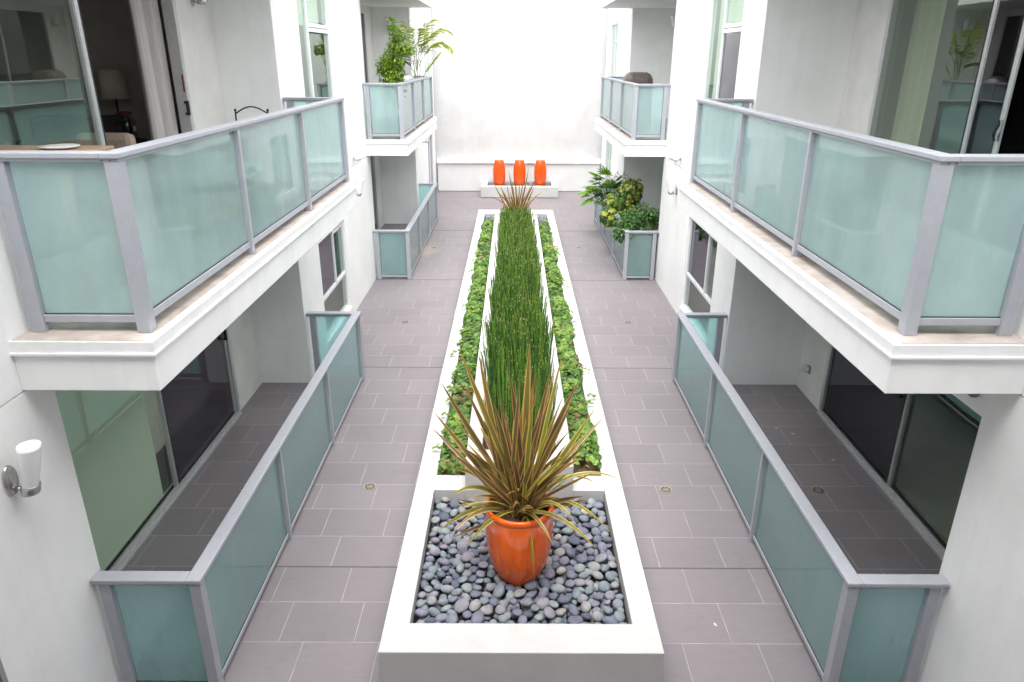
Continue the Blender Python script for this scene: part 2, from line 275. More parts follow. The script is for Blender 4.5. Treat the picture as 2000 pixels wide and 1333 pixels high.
# ------------------------------------------------------------------ mesh builder
class MB:
    def __init__(s): s.v = []; s.f = []; s.r = []; s.a = []
    def box(s, x0, x1, y0, y1, z0, z1):
        if x0 > x1: x0, x1 = x1, x0
        if y0 > y1: y0, y1 = y1, y0
        if z0 > z1: z0, z1 = z1, z0
        b = len(s.v)
        s.v += [(x0, y0, z0), (x1, y0, z0), (x1, y1, z0), (x0, y1, z0), (x0, y0, z1), (x1, y0, z1), (x1, y1, z1), (x0, y1, z1)]
        s.f += [tuple(b + i for i in q) for q in ((0, 3, 2, 1), (4, 5, 6, 7), (0, 1, 5, 4), (1, 2, 6, 5), (2, 3, 7, 6), (3, 0, 4, 7))]
        return s
    def quad(s, *p):
        b = len(s.v); s.v += [tuple(q) for q in p]; s.f.append(tuple(range(b, b + len(p)))); return s
    def lathe(s, prof, c, n=40, cap0=True, cap1=True, tilt=None, wob=None):
        b = len(s.v)
        for (r, z) in prof:
            for i in range(n):
                a = 2 * PI * i / n; rr = r * (wob(a, z) if wob else 1)
                p = Vector((rr * math.cos(a), rr * math.sin(a), z))
                if tilt: p = tilt @ p
                s.v.append((c[0] + p.x, c[1] + p.y, c[2] + p.z))
        for j in range(len(prof) - 1):
            for i in range(n):
                k = (i + 1) % n
                s.f.append((b + j * n + i, b + j * n + k, b + (j + 1) * n + k, b + (j + 1) * n + i))
        if cap0: s.f.append(tuple(b + i for i in reversed(range(n))))
        if cap1: s.f.append(tuple(b + (len(prof) - 1) * n + i for i in range(n)))
        return s
    def tube(s, pts, rad, n=8, cap=True):
        b = len(s.v); P = [Vector(p) for p in pts]
        up = None
        for i, p in enumerate(P):
            d = (P[min(i + 1, len(P) - 1)] - P[max(i - 1, 0)]).normalized()
            if up is None:
                up = d.orthogonal().normalized()
            up = (up - d * up.dot(d)).normalized(); w = d.cross(up)
            r = rad[i] if isinstance(rad, (list, tuple)) else rad
            for k in range(n):
                a = 2 * PI * k / n; q = p + (up * math.cos(a) + w * math.sin(a)) * r; s.v.append(tuple(q))
        for i in range(len(P) - 1):
            for k in range(n):
                l = (k + 1) % n
                s.f.append((b + i * n + k, b + i * n + l, b + (i + 1) * n + l, b + (i + 1) * n + k))
        if cap:
            s.f.append(tuple(b + k for k in reversed(range(n)))); s.f.append(tuple(b + (len(P) - 1) * n + k for k in range(n)))
        return s
    def leaf(s, base, d, up, ln, wd, rnd, fold=0.25, droop=0.15):
        """a folded pointed leaf of two quads each side of the midrib"""
        d = d.normalized(); w = d.cross(up)
        w = w.normalized() if w.length > 1e-4 else d.orthogonal().normalized()
        n = w.cross(d)
        b = len(s.v)
        for (t, x) in ((0, 0), (0.35, 0.5), (0.72, 0.36), (1, 0), (0.72, -0.36), (0.35, -0.5)):
            q = base + d * (t * ln) + w * (x * wd) + n * (abs(x) * wd * fold - droop * ln * t * t)
            s.v.append(tuple(q)); s.r.append(rnd)
        s.f += [(b, b + 1, b + 2, b + 3), (b, b + 3, b + 4, b + 5)]
    def build(s, name, m, parent=None, smooth=False, bevel=0.0, attrs=False):
        off = Vector((0, 0, 0))
        if parent is not None:
            q = parent
            while q is not None: off += q.location; q = q.parent
        me = bpy.data.meshes.new(name)
        me.from_pydata([(a - off.x, b - off.y, c - off.z) for a, b, c in s.v], [], s.f); me.update()
        if attrs or len(s.r) == len(s.v) and s.r:
            at = me.attributes.new('rnd', 'FLOAT', 'POINT'); at.data.foreach_set('value', s.r)
        if s.a and len(s.a) == len(s.v):
            at = me.attributes.new('across', 'FLOAT', 'POINT'); at.data.foreach_set('value', s.a)
        me.materials.append(m)
        if smooth: me.polygons.foreach_set('use_smooth', [True] * len(me.polygons))
        o = bpy.data.objects.new(name, me); col.objects.link(o)
        if parent is not None: o.parent = parent
        if bevel:
            md = o.modifiers.new('edge', 'BEVEL'); md.width = bevel; md.segments = 2; md.limit_method = 'ANGLE'; md.angle_limit = 0.7
        if smooth == 'auto':
            md = o.modifiers.new('wn', 'WEIGHTED_NORMAL')
        return o

def tag(o, label=None, cat=None, group=None, kind=None):
    if label: o['label'] = label
    if cat: o['category'] = cat
    if group: o['group'] = group
    if kind: o['kind'] = kind
    return o
def thing(name, loc, label, cat, group=None, rz=0):
    o = bpy.data.objects.new(name, None); col.objects.link(o); o.location = loc; o.rotation_euler = (0, 0, rz)
    o.empty_display_size = 0.2
    return tag(o, label, cat, group)
def copy_tree(o, parent=None):
    c = o.copy(); col.objects.link(c); c.parent = parent
    for ch in list(o.children): copy_tree(ch, c)
    return c

# ------------------------------------------------------------------ levels measured off the photograph
XL, XR = -3.165, 3.285            # wall faces
DL, DR = -3.94, 4.46              # door planes at the back of the recesses
BL, BR = -2.27, 2.40              # outer faces of the balcony slabs
RL, RR = -2.345, 2.53             # outer faces of the railing posts
Z1, Z2 = 3.12, 6.37               # upper floors
SB1, SB2 = 2.78, 6.03             # slab undersides
TOP = 6.75  # roofline out of view, set low to let more skylight in
SH = 11.6                         # near unit -> far unit
YEND = 27.55

# ------------------------------------------------------------------ ground
g = MB().quad((-400, -400, -0.06), (400, -400, -0.06), (400, 400, -0.06), (-400, 400, -0.06)).build('ground', M['ground'])
tag(g, kind='structure')
f = MB(); f.box(-4.6, 4.6, -1.0, 28.0, -0.05, 0.0); fl = f.build('floor', M['tile']); tag(fl, kind='structure')
j = MB()
for y in (5.915, 10.922, 15.929, 20.936):
    j.box(-3.16, -1.07, y - 0.006, y + 0.006, 0.0005, 0.003); j.box(1.22, 3.28, y - 0.006, y + 0.006, 0.0005, 0.003)
M['sealant'] = noisy('joint_sealant', (0.07, 0.06, 0.06), (0.13, 0.115, 0.11), 12.0, 0.8)
jo = j.build('floor_joint', M['sealant']); tag(jo, kind='structure')

# ------------------------------------------------------------------ buildings
def wall_panel(mb, X, n, y0, y1, z0, z1, ops):
    """a wall face at x = X with its normal along n (+1 / -1) and openings (y0,y1,z0,z1,depth,closed)"""
    ys = sorted({y0, y1, *[o[0] for o in ops], *[o[1] for o in ops]}); zs = sorted({z0, z1, *[o[2] for o in ops], *[o[3] for o in ops]})
    for a, b in zip(ys, ys[1:]):
        for c, d in zip(zs, zs[1:]):
            ym, zm = (a + b) / 2, (c + d) / 2
            if any(o[0] < ym < o[1] and o[2] < zm < o[3] for o in ops): continue
            q = [(X, a, c), (X, b, c), (X, b, d), (X, a, d)]
            mb.quad(*(q if n > 0 else q[::-1]))
    for (a, b, c, d, t, closed) in ops:
        x2 = X - n * t
        mb.quad((X, a, c), (x2, a, c), (x2, a, d), (X, a, d)); mb.quad((X, b, c), (X, b, d), (x2, b, d), (x2, b, c))
        mb.quad((X, a, c), (X, b, c), (x2, b, c), (x2, a, c)); mb.quad((X, a, d), (x2, a, d), (x2, b, d), (X, b, d))
        if closed: mb.quad((x2, a, c), (x2, b, c), (x2, b, d), (x2, a, d))

def add_window(root, X, n, y0, y1, z0, z1, spec, frame='alu_white'):
    """spec: vertical bars [(y,z0,z1)], horizontal bars [(z,y0,y1)], panes [(y0,y1,z0,z1,material,backing)]"""
    fr = MB(); a = X - n * 0.035; b = X - n * 0.10; w = 0.045
    fr.box(a, b, y0, y0 + w, z0, z1); fr.box(a, b, y1 - w, y1, z0, z1)
    fr.box(a, b, y0 + w, y1 - w, z0, z0 + w); fr.box(a, b, y0 + w, y1 - w, z1 - w, z1)
    for (y, c, d) in spec['v']: fr.box(a - n * 0.002, b, y - 0.028, y + 0.028, c, d)
    for (z, c, d) in spec['h']: fr.box(a - n * 0.004, b, c, d, z - 0.03, z + 0.03)
    f_ = fr.build('window', M[frame], root, bevel=0.004)
    for (c, d, e, h, mname, back) in spec['p']:
        pm = MB(); pm.box(X - n * 0.066, X - n * 0.074, c + 0.02, d - 0.02, e + 0.02, h - 0.02); pm.build('pane', M[mname], f_)
        if back:
            bm_ = MB(); bm_.box(X - n * 0.20, X - n * 0.215, c - 0.03, d + 0.03, e - 0.03, h + 0.03); bm_.build('blind', M[back], f_)
    sl = MB(); sl.box(X + n * 0.025, X - n * 0.06, y0 - 0.015, y1 + 0.015, z0 - 0.025, z0 - 0.002); sl.build('sill', M['flashing'], f_, bevel=0.003)
    return f_

def add_room(root, X, n, y0, y1, z0, z1, depth, m='roomwall', light_opening=None):
    r = MB(); x2 = X - n * depth
    r.quad((X, y0, z0), (X, y1, z0), (x2, y1, z0), (x2, y0, z0)); r.quad((X, y0, z1), (x2, y0, z1), (x2, y1, z1), (X, y1, z1))
    if light_opening: wall_panel(r, x2, n, y0, y1, z0, z1, [(*light_opening, 0.1, False)])
    else: r.quad((x2, y0, z0), (x2, y1, z0), (x2, y1, z1), (x2, y0, z1))
    r.quad((X, y0, z0), (x2, y0, z0), (x2, y0, z1), (X, y0, z1)); r.quad((X, y1, z0), (X, y1, z1), (x2, y1, z1), (x2, y1, z0))
    return r.build('interior_wall', M[m], root)

def add_door(root, XD, n, y0, y1, z0, z1, panels, stiles, handle=None, hs='grey'):
    """sliding door in the plane x = XD: frame and track, panes, meeting stiles"""
    a, b = XD + n * 0.004, XD - n * 0.13
    fr = MB(); w = 0.05
    fr.box(a, b, y0, y0 + w, z0, z1); fr.box(a, b, y1 - w, y1, z0, z1); fr.box(a, b, y0 + w, y1 - w, z1 - w, z1)
    fr.box(a + n * 0.05, b, y0 + w, y1 - w, z0, z0 + 0.03)                       # track
    for k in range(3): fr.box(a + n * (0.035 - 0.035 * k), a + n * (0.027 - 0.035 * k), y0 + w, y1 - w, z0 + 0.03, z0 + 0.045)
    fr.box(a, a - n * 0.02, y1 + 0.0, y1 + 0.03, z0, z1)
    f_ = fr.build('sliding_door', M['alu'], root, bevel=0.003)
    for (y, wd, dep) in stiles:
        s_ = MB(); s_.box(XD - n * dep, XD - n * (dep + 0.035), y - wd / 2, y + wd / 2, z0 + 0.046, z1 - w); s_.box(XD - n * (dep - 0.008), XD - n * dep, y - wd / 2 + 0.012, y - wd / 2 + 0.022, z0 + 0.046, z1 - w)
        s_.build('stile', M['alu'], f_, bevel=0.003)
        gk = MB(); gk.box(XD - n * (dep + 0.004), XD - n * (dep + 0.03), y + wd / 2, y + wd / 2 + 0.03, z0 + 0.046, z1 - w); gk.build('gasket', M['gasket'], f_)
    for (c, d, mname, dep) in panels:
        p = MB(); p.box(XD - n * dep, XD - n * (dep + 0.008), c, d, z0 + 0.05, z1 - w); p.build('screen' if mname == 'screen' else 'pane', M[mname], f_)
        gk = MB(); t = 0.028
        gk.box(XD - n * (dep - 0.006), XD - n * (dep + 0.012), c, d, z0 + 0.046, z0 + 0.046 + t); gk.build('gasket', M['gasket'], f_)
    if handle:
        hy, hz, dep = handle
        if hs == 'curl':
            bp = MB(); bp.lathe([(0.001, 0), (0.05, 0), (0.05, 0.006), (0.001, 0.006)], (0, 0, 0), 24, False, False)
            bp.v = [(XD - n * (dep - 0.004 - z), hy + x * 0.55, hz + y * 2.0) for x, y, z in bp.v]; bp.build('handle_plate', M['steel'], f_)
            hd = MB(); hd.tube([(XD - n * (dep - 0.03 - 0.012 * abs(math.sin(t * PI))), hy + 0.022 * math.sin(2 * PI * t), hz - 0.09 + 0.18 * t) for t in [i / 14 for i in range(15)]], 0.011, 8); hd.build('handle', M['gasket'], f_, True)
        else:
            hd = MB(); hd.box(XD - n * (dep - 0.055), XD - n * (dep - 0.02), hy - 0.02, hy + 0.02, hz - 0.085, hz + 0.085)
            hd.box(XD - n * (dep - 0.02), XD - n * dep, hy - 0.018, hy + 0.018, hz + 0.05, hz + 0.08); hd.box(XD - n * (dep - 0.02), XD - n * dep, hy - 0.018, hy + 0.018, hz - 0.08, hz - 0.05)
            hd.build('handle', M['gasket'], f_, bevel=0.008)
    return f_

def make_building(side):
    n = 1 if side < 0 else -1                                   # the courtyard face looks along +n
    X, XD, XB = (XL, DL, BL) if side < 0 else (XR, DR, BR)
    Xe = -2.9 if side < 0 else XR
    XO = X - n * 4.2
    yf0 = 16.3 if side < 0 else 16.08                            # start of the far recess
    lab = ('white rendered apartment block whose near balcony door stands open with a grey curtain' if side < 0 else
           'white rendered apartment block whose near balcony has a closed green glass sliding door')
    root = thing('apartment_building', (X, 14, 0), lab, 'building', 'apartment blocks facing each other across the courtyard')
    groove = lambda a, b: (a, b, 2.762, 2.775, 0.02, True)
    # --- near pier
    w = MB(); ops = [groove(-1, 4.5)]
    lw = None
    if side < 0: ops.append((2.3, 3.42, 0.25, 2.1, 0.12, False))
    wall_panel(w, X, n, -1, 4.5, 0, TOP, ops); w.quad((X, 4.5, 0), (X, 4.5, TOP), (XD, 4.5, TOP), (XD, 4.5, 0)); w.build('wall', M['wall'], root)
    if side < 0:
        add_window(root, X, n, 2.3, 3.42, 0.25, 2.1, dict(v=[], h=[], p=[(2.34, 3.38, 0.29, 2.06, 'pane_dark', None)]), 'alu_dark')
        add_room(root, X - n * 0.12, n, 1.9, 3.8, 0.05, 2.5, 2.5)
    # --- middle pier
    w = MB()
    if side < 0: lo, up = (11.46, 13.36, 0.23, 1.95), (11.54, 13.56, 3.35, 5.85)
    else: lo, up = (11.35, 13.36, 0.26, 2.03), (11.33, 13.37, 3.35, 5.85)
    wall_panel(w, X, n, 10.3, yf0, 0, TOP, [groove(10.3, yf0), (*lo, 0.14, False), (*up, 0.14, False)])
    w.quad((X, 10.3, 0), (XD, 10.3, 0), (XD, 10.3, TOP), (X, 10.3, TOP)); w.quad((X, yf0, 0), (X, yf0, TOP), (XD, yf0, TOP), (XD, yf0, 0)); w.build('wall', M['wall'], root)
    if side < 0:
        add_window(root, X, n, *lo, dict(v=[(12.58, 0.93, 1.95)], h=[(0.93, lo[0], lo[1]), (1.86, 12.6, lo[1])],
            p=[(11.5, 12.56, 0.96, 1.91, 'pane_dark', None), (12.6, 13.32, 0.96, 1.91, 'pane', None), (11.5, 13.32, 0.27, 0.9, 'pane', None)]))
        add_window(root, X, n, *up, dict(v=[(12.2, up[2], up[3])], h=[(5.24, 12.22, up[1]), (5.17, 12.22, up[1])],
            p=[(11.58, 12.18, 3.4, 5.8, 'pane', 'blind'), (12.22, 13.52, 5.27, 5.8, 'pane', 'blind'), (12.22, 13.52, 3.4, 5.14, 'pane', None)]))
    else:
        add_window(root, X, n, *lo, dict(v=[(12.0, 0.93, 2.03)], h=[(0.93, lo[0], lo[1])],
            p=[(12.02, 13.32, 0.96, 1.99, 'pane_dark', None), (11.39, 11.98, 0.96, 1.99, 'pane', None), (11.39, 13.32, 0.3, 0.9, 'pane', None)]))
        add_window(root, X, n, *up, dict(v=[(12.48, up[2], up[3])], h=[(5.24, up[0], 12.46), (5.17, up[0], 12.46)],
            p=[(12.5, 13.33, 3.4, 5.8, 'pane', 'blind'), (11.37, 12.46, 5.27, 5.8, 'pane', 'blind'), (11.37, 12.46, 3.4, 5.14, 'pane_dark', 'blind')]))
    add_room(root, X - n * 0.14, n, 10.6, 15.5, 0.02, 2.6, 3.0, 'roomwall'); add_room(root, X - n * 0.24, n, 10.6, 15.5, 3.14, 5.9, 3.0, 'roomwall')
    # --- end pier
    w = MB(); a, b = (25.15, 26.95) if side < 0 else (24.75, 26.62)
    lo, up = (a, b, 0.25, 2.22), (a, b, 3.35, 5.80)
    wall_panel(w, Xe, n, 21.85, YEND, 0, TOP, [groove(21.85, YEND), (21.85, YEND, 5.885, 5.897, 0.015, True), (*lo, 0.14, False), (*up, 0.14, False)])
    w.quad((Xe, 21.85, 0), (XD, 21.85, 0), (XD, 21.85, TOP), (Xe, 21.85, TOP)); w.build('wall', M['wall'], root)
    mid = a + (b - a) * 0.5
    pd = 'pane_dark' if side < 0 else 'pane'
    add_window(root, Xe, n, *lo, dict(v=[(mid, lo[2], lo[3])], h=[], p=[(a + 0.04, mid - 0.02, 0.29, 2.18, pd, None if side < 0 else 'blind'), (mid + 0.02, b - 0.04, 0.29, 2.18, pd, None if side < 0 else 'blind')]), 'alu_white')
    add_window(root, Xe, n, *up, dict(v=[(mid, up[2], up[3])], h=[(5.25, a, mid)], p=[(a + 0.04, mid - 0.02, 5.28, 5.76, 'pane', 'blind'), (a + 0.04, mid - 0.02, 3.39, 5.22, 'pane', 'blind'), (mid + 0.02, b - 0.04, 3.39, 5.76, 'pane', 'blind')]))
    add_room(root, Xe - n * 0.14, n, 24.2, 27.2, 0.02, 2.6, 3.0); add_room(root, Xe - n * 0.24, n, 24.2, 27.2, 3.14, 5.9, 3.0)
    # --- recess back walls with door openings on each floor
    for (y0, y1, sh) in ((4.5, 10.3, 0.0), (yf0, 21.85, SH)):
        d0, d1 = (5.2, 9.3) if side < 0 else (5.3, 9.38)
        u0, u1 = (4.95, 9.2) if side < 0 else (5.3, 9.40)
        d0 += sh; d1 += sh; u0 += sh; u1 += sh
        if sh: d0 = max(d0, yf0 + 0.25); u0 = max(u0, yf0 + 0.25)
        w = MB(); wall_panel(w, XD, n, y0, y1, 0, TOP, [(d0, d1, 0.0, 2.6, 0.15, False), (u0, u1, Z1, 5.86, 0.15, False)])
        w.build('recess_wall', M['recess'], root)
        far = sh > 0
        # lower door
        s1 = 7.3 + sh
        if side < 0:
            add_door(root, XD, n, d0, d1, 0.0, 2.6, [(d0 + 0.05, s1, 'pane', 0.06), (s1 + 0.05, d1 - 0.06, 'pane_dark', 0.03)], [(s1, 0.06, 0.022), (d1 - 0.09, 0.07, 0.02)], None if far else (d1 - 0.13, 1.25, 0.02))
        else:
            add_door(root, XD, n, d0, d1, 0.0, 2.6, [(d0 + 0.05, s1 + 0.07, 'pane', 0.06), (s1 + 0.12, d1 - 0.06, 'pane_dark', 0.03)], [(s1 + 0.07, 0.06, 0.022)], None if far else (s1 + 0.15, 1.25, 0.02))
        if side < 0 and not far:
            MB().box(XD - n * 0.10, XD - n * 0.104, d0 + 0.055, s1 - 0.20, 0.02, 2.65).build('blind', M['sheer'], root)
        if side < 0 and not far:
            add_room(root, XD - n * 0.15, n, d0 - 0.5, d1 + 0.7, 0.0, 2.7, abs(XO - XD) - 0.25, 'roomwall', (4.75, 9.8, 0.15, 2.6))  # rear opening out of view, added to light the blind from behind
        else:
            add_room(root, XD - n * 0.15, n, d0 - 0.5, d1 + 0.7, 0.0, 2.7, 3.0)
        # upper door
        if side < 0 and not far:
            add_door(root, XD, n, u0, u1, Z1, 5.86, [(u0 + 0.05, 7.14, 'pane', 0.06)], [(7.16, 0.09, 0.022)], (u1 - 0.10, Z1 + 1.08, 0.02))
            st = MB(); st.box(XD - n * 0.02, XD - n * 0.005, 9.13, 9.145, 4.38, 4.58); st.build('sticker', M['red'], root)
        elif side < 0:
            add_door(root, XD, n, u0, u1, Z1, 5.86, [(u0 + 0.05, 7.14 + sh, 'pane', 0.06), (7.2 + sh, u1 - 0.06, 'pane_dark', 0.03)], [(7.16 + sh, 0.07, 0.022)])
        elif not far:
            add_door(root, XD, n, u0, u1, Z1, 5.86, [(7.42, u1 - 0.06, 'pane', 0.06), (6.95, 7.36, 'pane_dark', 0.03), (u0 + 0.05, 6.86, 'screen', 0.03)], [(7.39, 0.075, 0.022), (6.91, 0.10, 0.03)], (6.91, Z1 + 1.05, 0.03), 'curl')
        else:
            add_door(root, XD, n, u0, u1, Z1, 5.86, [(7.42 + sh, u1 - 0.06, 'pane_dark', 0.06), (u0 + 0.05, 7.36 + sh, 'pane_dark', 0.03)], [(7.39 + sh, 0.075, 0.022)])
        add_room(root, XD - n * 0.15, n, u0 - 0.8, u1 + 0.7, Z1, 5.95, 3.0)
        # header over the ground recess on the lamp side
        if side > 0 and not far:
            h = MB(); h.box(X, X + 0.2, 4.5, 10.3, 2.46, SB1); h.build('header', M['wall'], root)
        # --- balcony slabs
        ya, yb = 4.2 + sh, 10.5 + sh
        if far: ya = 15.93
        for (zb, zt) in ((SB1, Z1), (SB2, Z2)):
            s = MB(); s.box(XB, X, ya, yb, zb, zt - 0.006); s.box(X, XD, y0 + 0.001, y1 - 0.001, zb, zt - 0.006)
            if far and side < 0: s.v = [(v if v[0] != X or v[1] < yb - 0.1 else v) for v in s.v]
            sl = s.build('balcony_slab', M['wall'], root, bevel=0.006)
            t = MB(); t.box(XB - n * 0.03, X, ya + 0.03, yb - 0.03, zt - 0.006, zt); t.box(X, XD, y0 + 0.002, y1 - 0.002, zt - 0.006, zt); t.build('walking_surface', M['slab_top'], sl)
            fz0, fz1 = zt - 0.085, zt + 0.003
            fl_ = MB()
            fl_.box(XB + n * 0.012, XB, ya - 0.012, yb + 0.012, fz0, fz1); fl_.box(XB, X, ya - 0.012, ya, fz0, fz1); fl_.box(XB, X, yb, yb + 0.012, fz0, fz1)
            fl_.box(XB + n * 0.022, XB + n * 0.012, ya - 0.022, yb + 0.022, fz0 - 0.004, fz0 + 0.012); fl_.box(XB + n * 0.012, X, ya - 0.022, ya - 0.012, fz0 - 0.004, fz0 + 0.012)
            fl_.box(XB, XB - n * 0.045, ya, yb, zt + 0.0005, zt + 0.003)
            fl_.build('flashing', M['flashing'], sl)
    # --- closed shell, roof
    r = MB(); r.box(XO, XD - n * 0.16, -1, YEND, TOP, TOP + 0.25); r.box(XD - n * 0.16, X - n * 0.02, -1, 4.5, TOP, TOP + 0.25); r.box(XD - n * 0.16, X - n * 0.02, 10.3, yf0, TOP, TOP + 0.25); r.box(XD - n * 0.16, Xe - n * 0.02, 21.85, YEND, TOP, TOP + 0.25)
    r.box(XD - n * 0.16, X - n * 0.3, 4.5, 10.3, TOP, TOP + 0.25); r.box(XD - n * 0.16, X - n * 0.3, yf0, 21.85, TOP, TOP + 0.25)
    r.build('roof', M['wall'], root)
    b_ = MB(); wall_panel(b_, XO, -n, -1, YEND, 0, TOP, [(4.75, 9.8, 0.15, 2.6, 0.1, False)] if side < 0 else []); b_.quad((XO, -1, 0), (XO, -1, TOP), (X, -1, TOP), (X, -1, 0)); b_.quad((XO, YEND, 0), (Xe, YEND, 0), (Xe, YEND, TOP), (XO, YEND, TOP)); b_.build('outer_wall', M['wall'], root)  # outer side of the unseen opening added to light the blind
    if side < 0:                                                # unseen end wall and bridge, added to shade the near court
        c = MB(); c.box(XL, XR, -1.2, -1.0, 0, 7.4); c.build('cross_wall', M['wall'], root)
        c = MB(); c.box(XL, XR, -1.0, 1.2, 2.78, 3.1); c.box(XL, XR, -1.0, 2.2, 6.1, 6.4); c.build('bridge_and_shade_slab', M['wall'], root)  # lower slab carries the viewer; unseen upper slab added to dim the near end
    return root
bl = make_building(-1); br = make_building(1)

# far boundary wall with its projecting ledge
bw = thing('boundary_wall', (0.1, 27.7, 0), 'tall blank white wall closing the far end of the courtyard behind the three orange vases', 'wall')
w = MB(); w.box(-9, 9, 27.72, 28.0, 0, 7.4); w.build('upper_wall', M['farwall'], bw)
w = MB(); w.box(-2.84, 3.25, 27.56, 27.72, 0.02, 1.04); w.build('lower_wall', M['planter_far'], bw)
w = MB(); w.box(-2.86, 3.27, 27.50, 27.72, 1.04, 1.19); w.box(-2.86, 3.27, 27.485, 27.50, 1.06, 1.09); w.build('ledge', M['flashing'], bw, bevel=0.008)

# ------------------------------------------------------------------ railings
def railing(side, z, far, label, cat, ys, wallx, group):
    n = 1 if side < 0 else -1
    XO = RL if side < 0 else RR                                   # outer face of the posts
    y0, y1 = ys[0], ys[-1]
    root = thing('glass_railing', (XO, y0, z), label, cat, group)
    pw, pd = 0.048, 0.085
    ptop = z + 1.085
    xi = XO - n * pd
    gl0, gl1 = z + 0.125, z + 1.09
    rb0, rb1 = z + 0.065, z + 0.115
    if z < 1: gl0, rb0, rb1 = z + 0.10, z + 0.045, z + 0.09
    xc = XO - n * 0.045                                            # glass plane
    def post(xa, xb, ya, yb):
        p = MB(); p.box(xa, xb, ya, yb, z, ptop); po = p.build('post', M['metal'], root, bevel=0.004)
        return po
    post(XO, xi, y0 - 0.045, y0 + 0.045)
    for y in ys[1:-1]: post(XO, xi, y - pw / 2, y + pw / 2)
    post(XO, xi, y1 - 0.04, y1 + 0.04)
    xw = wallx + n * 0.05                                           # posts standing beside the wall
    post(xw, xw + n * 0.085, y0 - 0.04, y0 + 0.04); post(xw, xw + n * 0.085, y1 - 0.04, y1 + 0.04)
    # top rail: cap over a narrower channel
    t = MB(); c0, c1 = z + 1.105, z + 1.14
    h = 0.058
    xA, xB = xc + n * h, xc - n * h
    t.box(xA, xB, y0 - h, y1 + h, c0, c1)
    xe = wallx + n * 0.012
    t.box(xB, xe, y0 - h, y0 + h, c0, c1); t.box(xB, xe, y1 - h, y1 + h, c0, c1)
    t.build('top_rail', M['metal'], root, bevel=0.006)
    ch = MB(); q = 0.045
    ch.box(xc + n * q, xc - n * q, y0 - q, y1 + q, z + 1.086, c0); ch.box(xc - n * q, xe, y0 - q, y0 + q, z + 1.086, c0); ch.box(xc - n * q, xe, y1 - q, y1 + q, z + 1.086, c0)
    ch.build('channel', M['metal'], root, bevel=0.003)
    # bottom rails and panes
    for a, b in zip(ys, ys[1:]):
        a_ = a + (0.045 if a == y0 else pw / 2); b_ = b - (0.04 if b == y1 else pw / 2)
        r = MB(); r.box(xc + n * 0.022, xc - n * 0.022, a_, b_, rb0, rb1); r.build('bottom_rail', M['metal'], root, bevel=0.003)
        k = MB(); k.box(xc + n * 0.006, xc - n * 0.006, a_ + 0.012, b_ - 0.012, gl0 - 0.004, gl1); k.build('glass_panel', M['frost' if z > 1 else 'patio_glass'], root)
        k = MB(); k.box(xc + n * 0.011, xc - n * 0.011, a_ + 0.002, b_ - 0.002, rb1, gl0 - 0.0045); k.build('gasket', M['gasket'], root)
    for y in (y0, y1):
        xa, xb = xi, xw + n * 0.085
        r = MB(); r.box(xa, xb, y - 0.022, y + 0.022, rb0, rb1); r.build('bottom_rail', M['metal'], root, bevel=0.003)
        k = MB(); k.box(xa - n * 0.012, xb + n * 0.012, y - 0.006, y + 0.006, gl0 - 0.004, gl1); k.build('glass_panel', M['frost' if z > 1 else 'patio_glass'], root)
        k = MB(); k.box(xa - n * 0.002, xb + n * 0.002, y - 0.011, y + 0.011, rb1, gl0 - 0.0045); k.build('gasket', M['gasket'], root)
    # little fixing screws under the corner
    s = MB()
    for dx, dy in ((-0.02, -h - 0.001), (-0.06, -h - 0.001)):
        s.lathe([(0.004, 0), (0.004, 0.003)], (0, 0, 0), 8)
    s.v = [(xc + (x if i < 16 else x - n * 0.05), y0 - q - z_ , z + 1.095 + y_) for i, (x, y_, z_) in enumerate(s.v)]
    s.build('screw', M['gasket'], root)
    return root
G1 = 'glass railings round the ground floor patios'; G2 = 'glass railings round the upper balconies'
yn = [4.40, 6.37, 8.36, 10.41]; yf = [16.0, 18.05, 20.2, 22.38]; yfu = [16.0, 18.0, 20.0, 22.02]
railing(-1, 0, False, 'grey framed glass patio railing at floor level beside the wall with the large white lamp', 'railing', yn, XL, G1)
railing(1, 0, False, 'grey framed glass patio railing at floor level before the recess with the open outlet cover', 'railing', yn, XR, G1)
railing(-1, 0, True, 'bare far patio railing of frosted glass standing below the balcony with the palm', 'railing', yf, XL, G1)
railing(1, 0, True, 'far patio railing of frosted glass overhung by the leafy shrubs', 'railing', yf, XR, G1)
railing(-1, Z1, False, 'frosted glass balcony railing in front of the open door with the curtain', 'railing', yn, XL, G2)
railing(1, Z1, False, 'frosted glass balcony railing in front of the closed green sliding door', 'railing', yn, XR, G2)
railing(-1, Z1, True, 'small far balcony railing of pale glass with a shrub and a palm behind it', 'railing', yfu, XL, G2)
railing(1, Z1, True, 'small far balcony railing of pale glass with a covered grill behind it', 'railing', yfu, XR, G2)

# ------------------------------------------------------------------ planters
PX0, PX1, PY0, PY1, PH = -1.06, 1.213, 4.40, 22.07, 0.40
IX0, IX1 = -0.85, 1.005
KX0, KX1, KY0, KY1, KH = -0.507, 0.657, 6.68, 19.81, 0.715
pl = thing('planter', (0.07, 13, 0), 'long low white planter running down the middle of the courtyard around the tall trough', 'planter')
w = MB()
def ring(w, x0, x1, y0, y1, a0, a1, b0, b1, z0, z1):
    k = len(w.v)
    for z in (z0, z1):
        w.v += [(x0, y0, z), (x1, y0, z), (x1, y1, z), (x0, y1, z), (a0, b0, z), (a1, b0, z), (a1, b1, z), (a0, b1, z)]
    for i in range(4):
        j_ = (i + 1) % 4
        w.f += [(k + i, k + j_, k + 8 + j_, k + 8 + i), (k + 8 + i, k + 8 + j_, k + 12 + j_, k + 12 + i), (k + 4 + j_, k + 4 + i, k + 12 + i, k + 12 + j_), (k + j_, k + i, k + 4 + i, k + 4 + j_)]
ring(w, PX0, PX1, PY0, PY1, IX0, IX1, 4.72, 21.46, 0, PH)
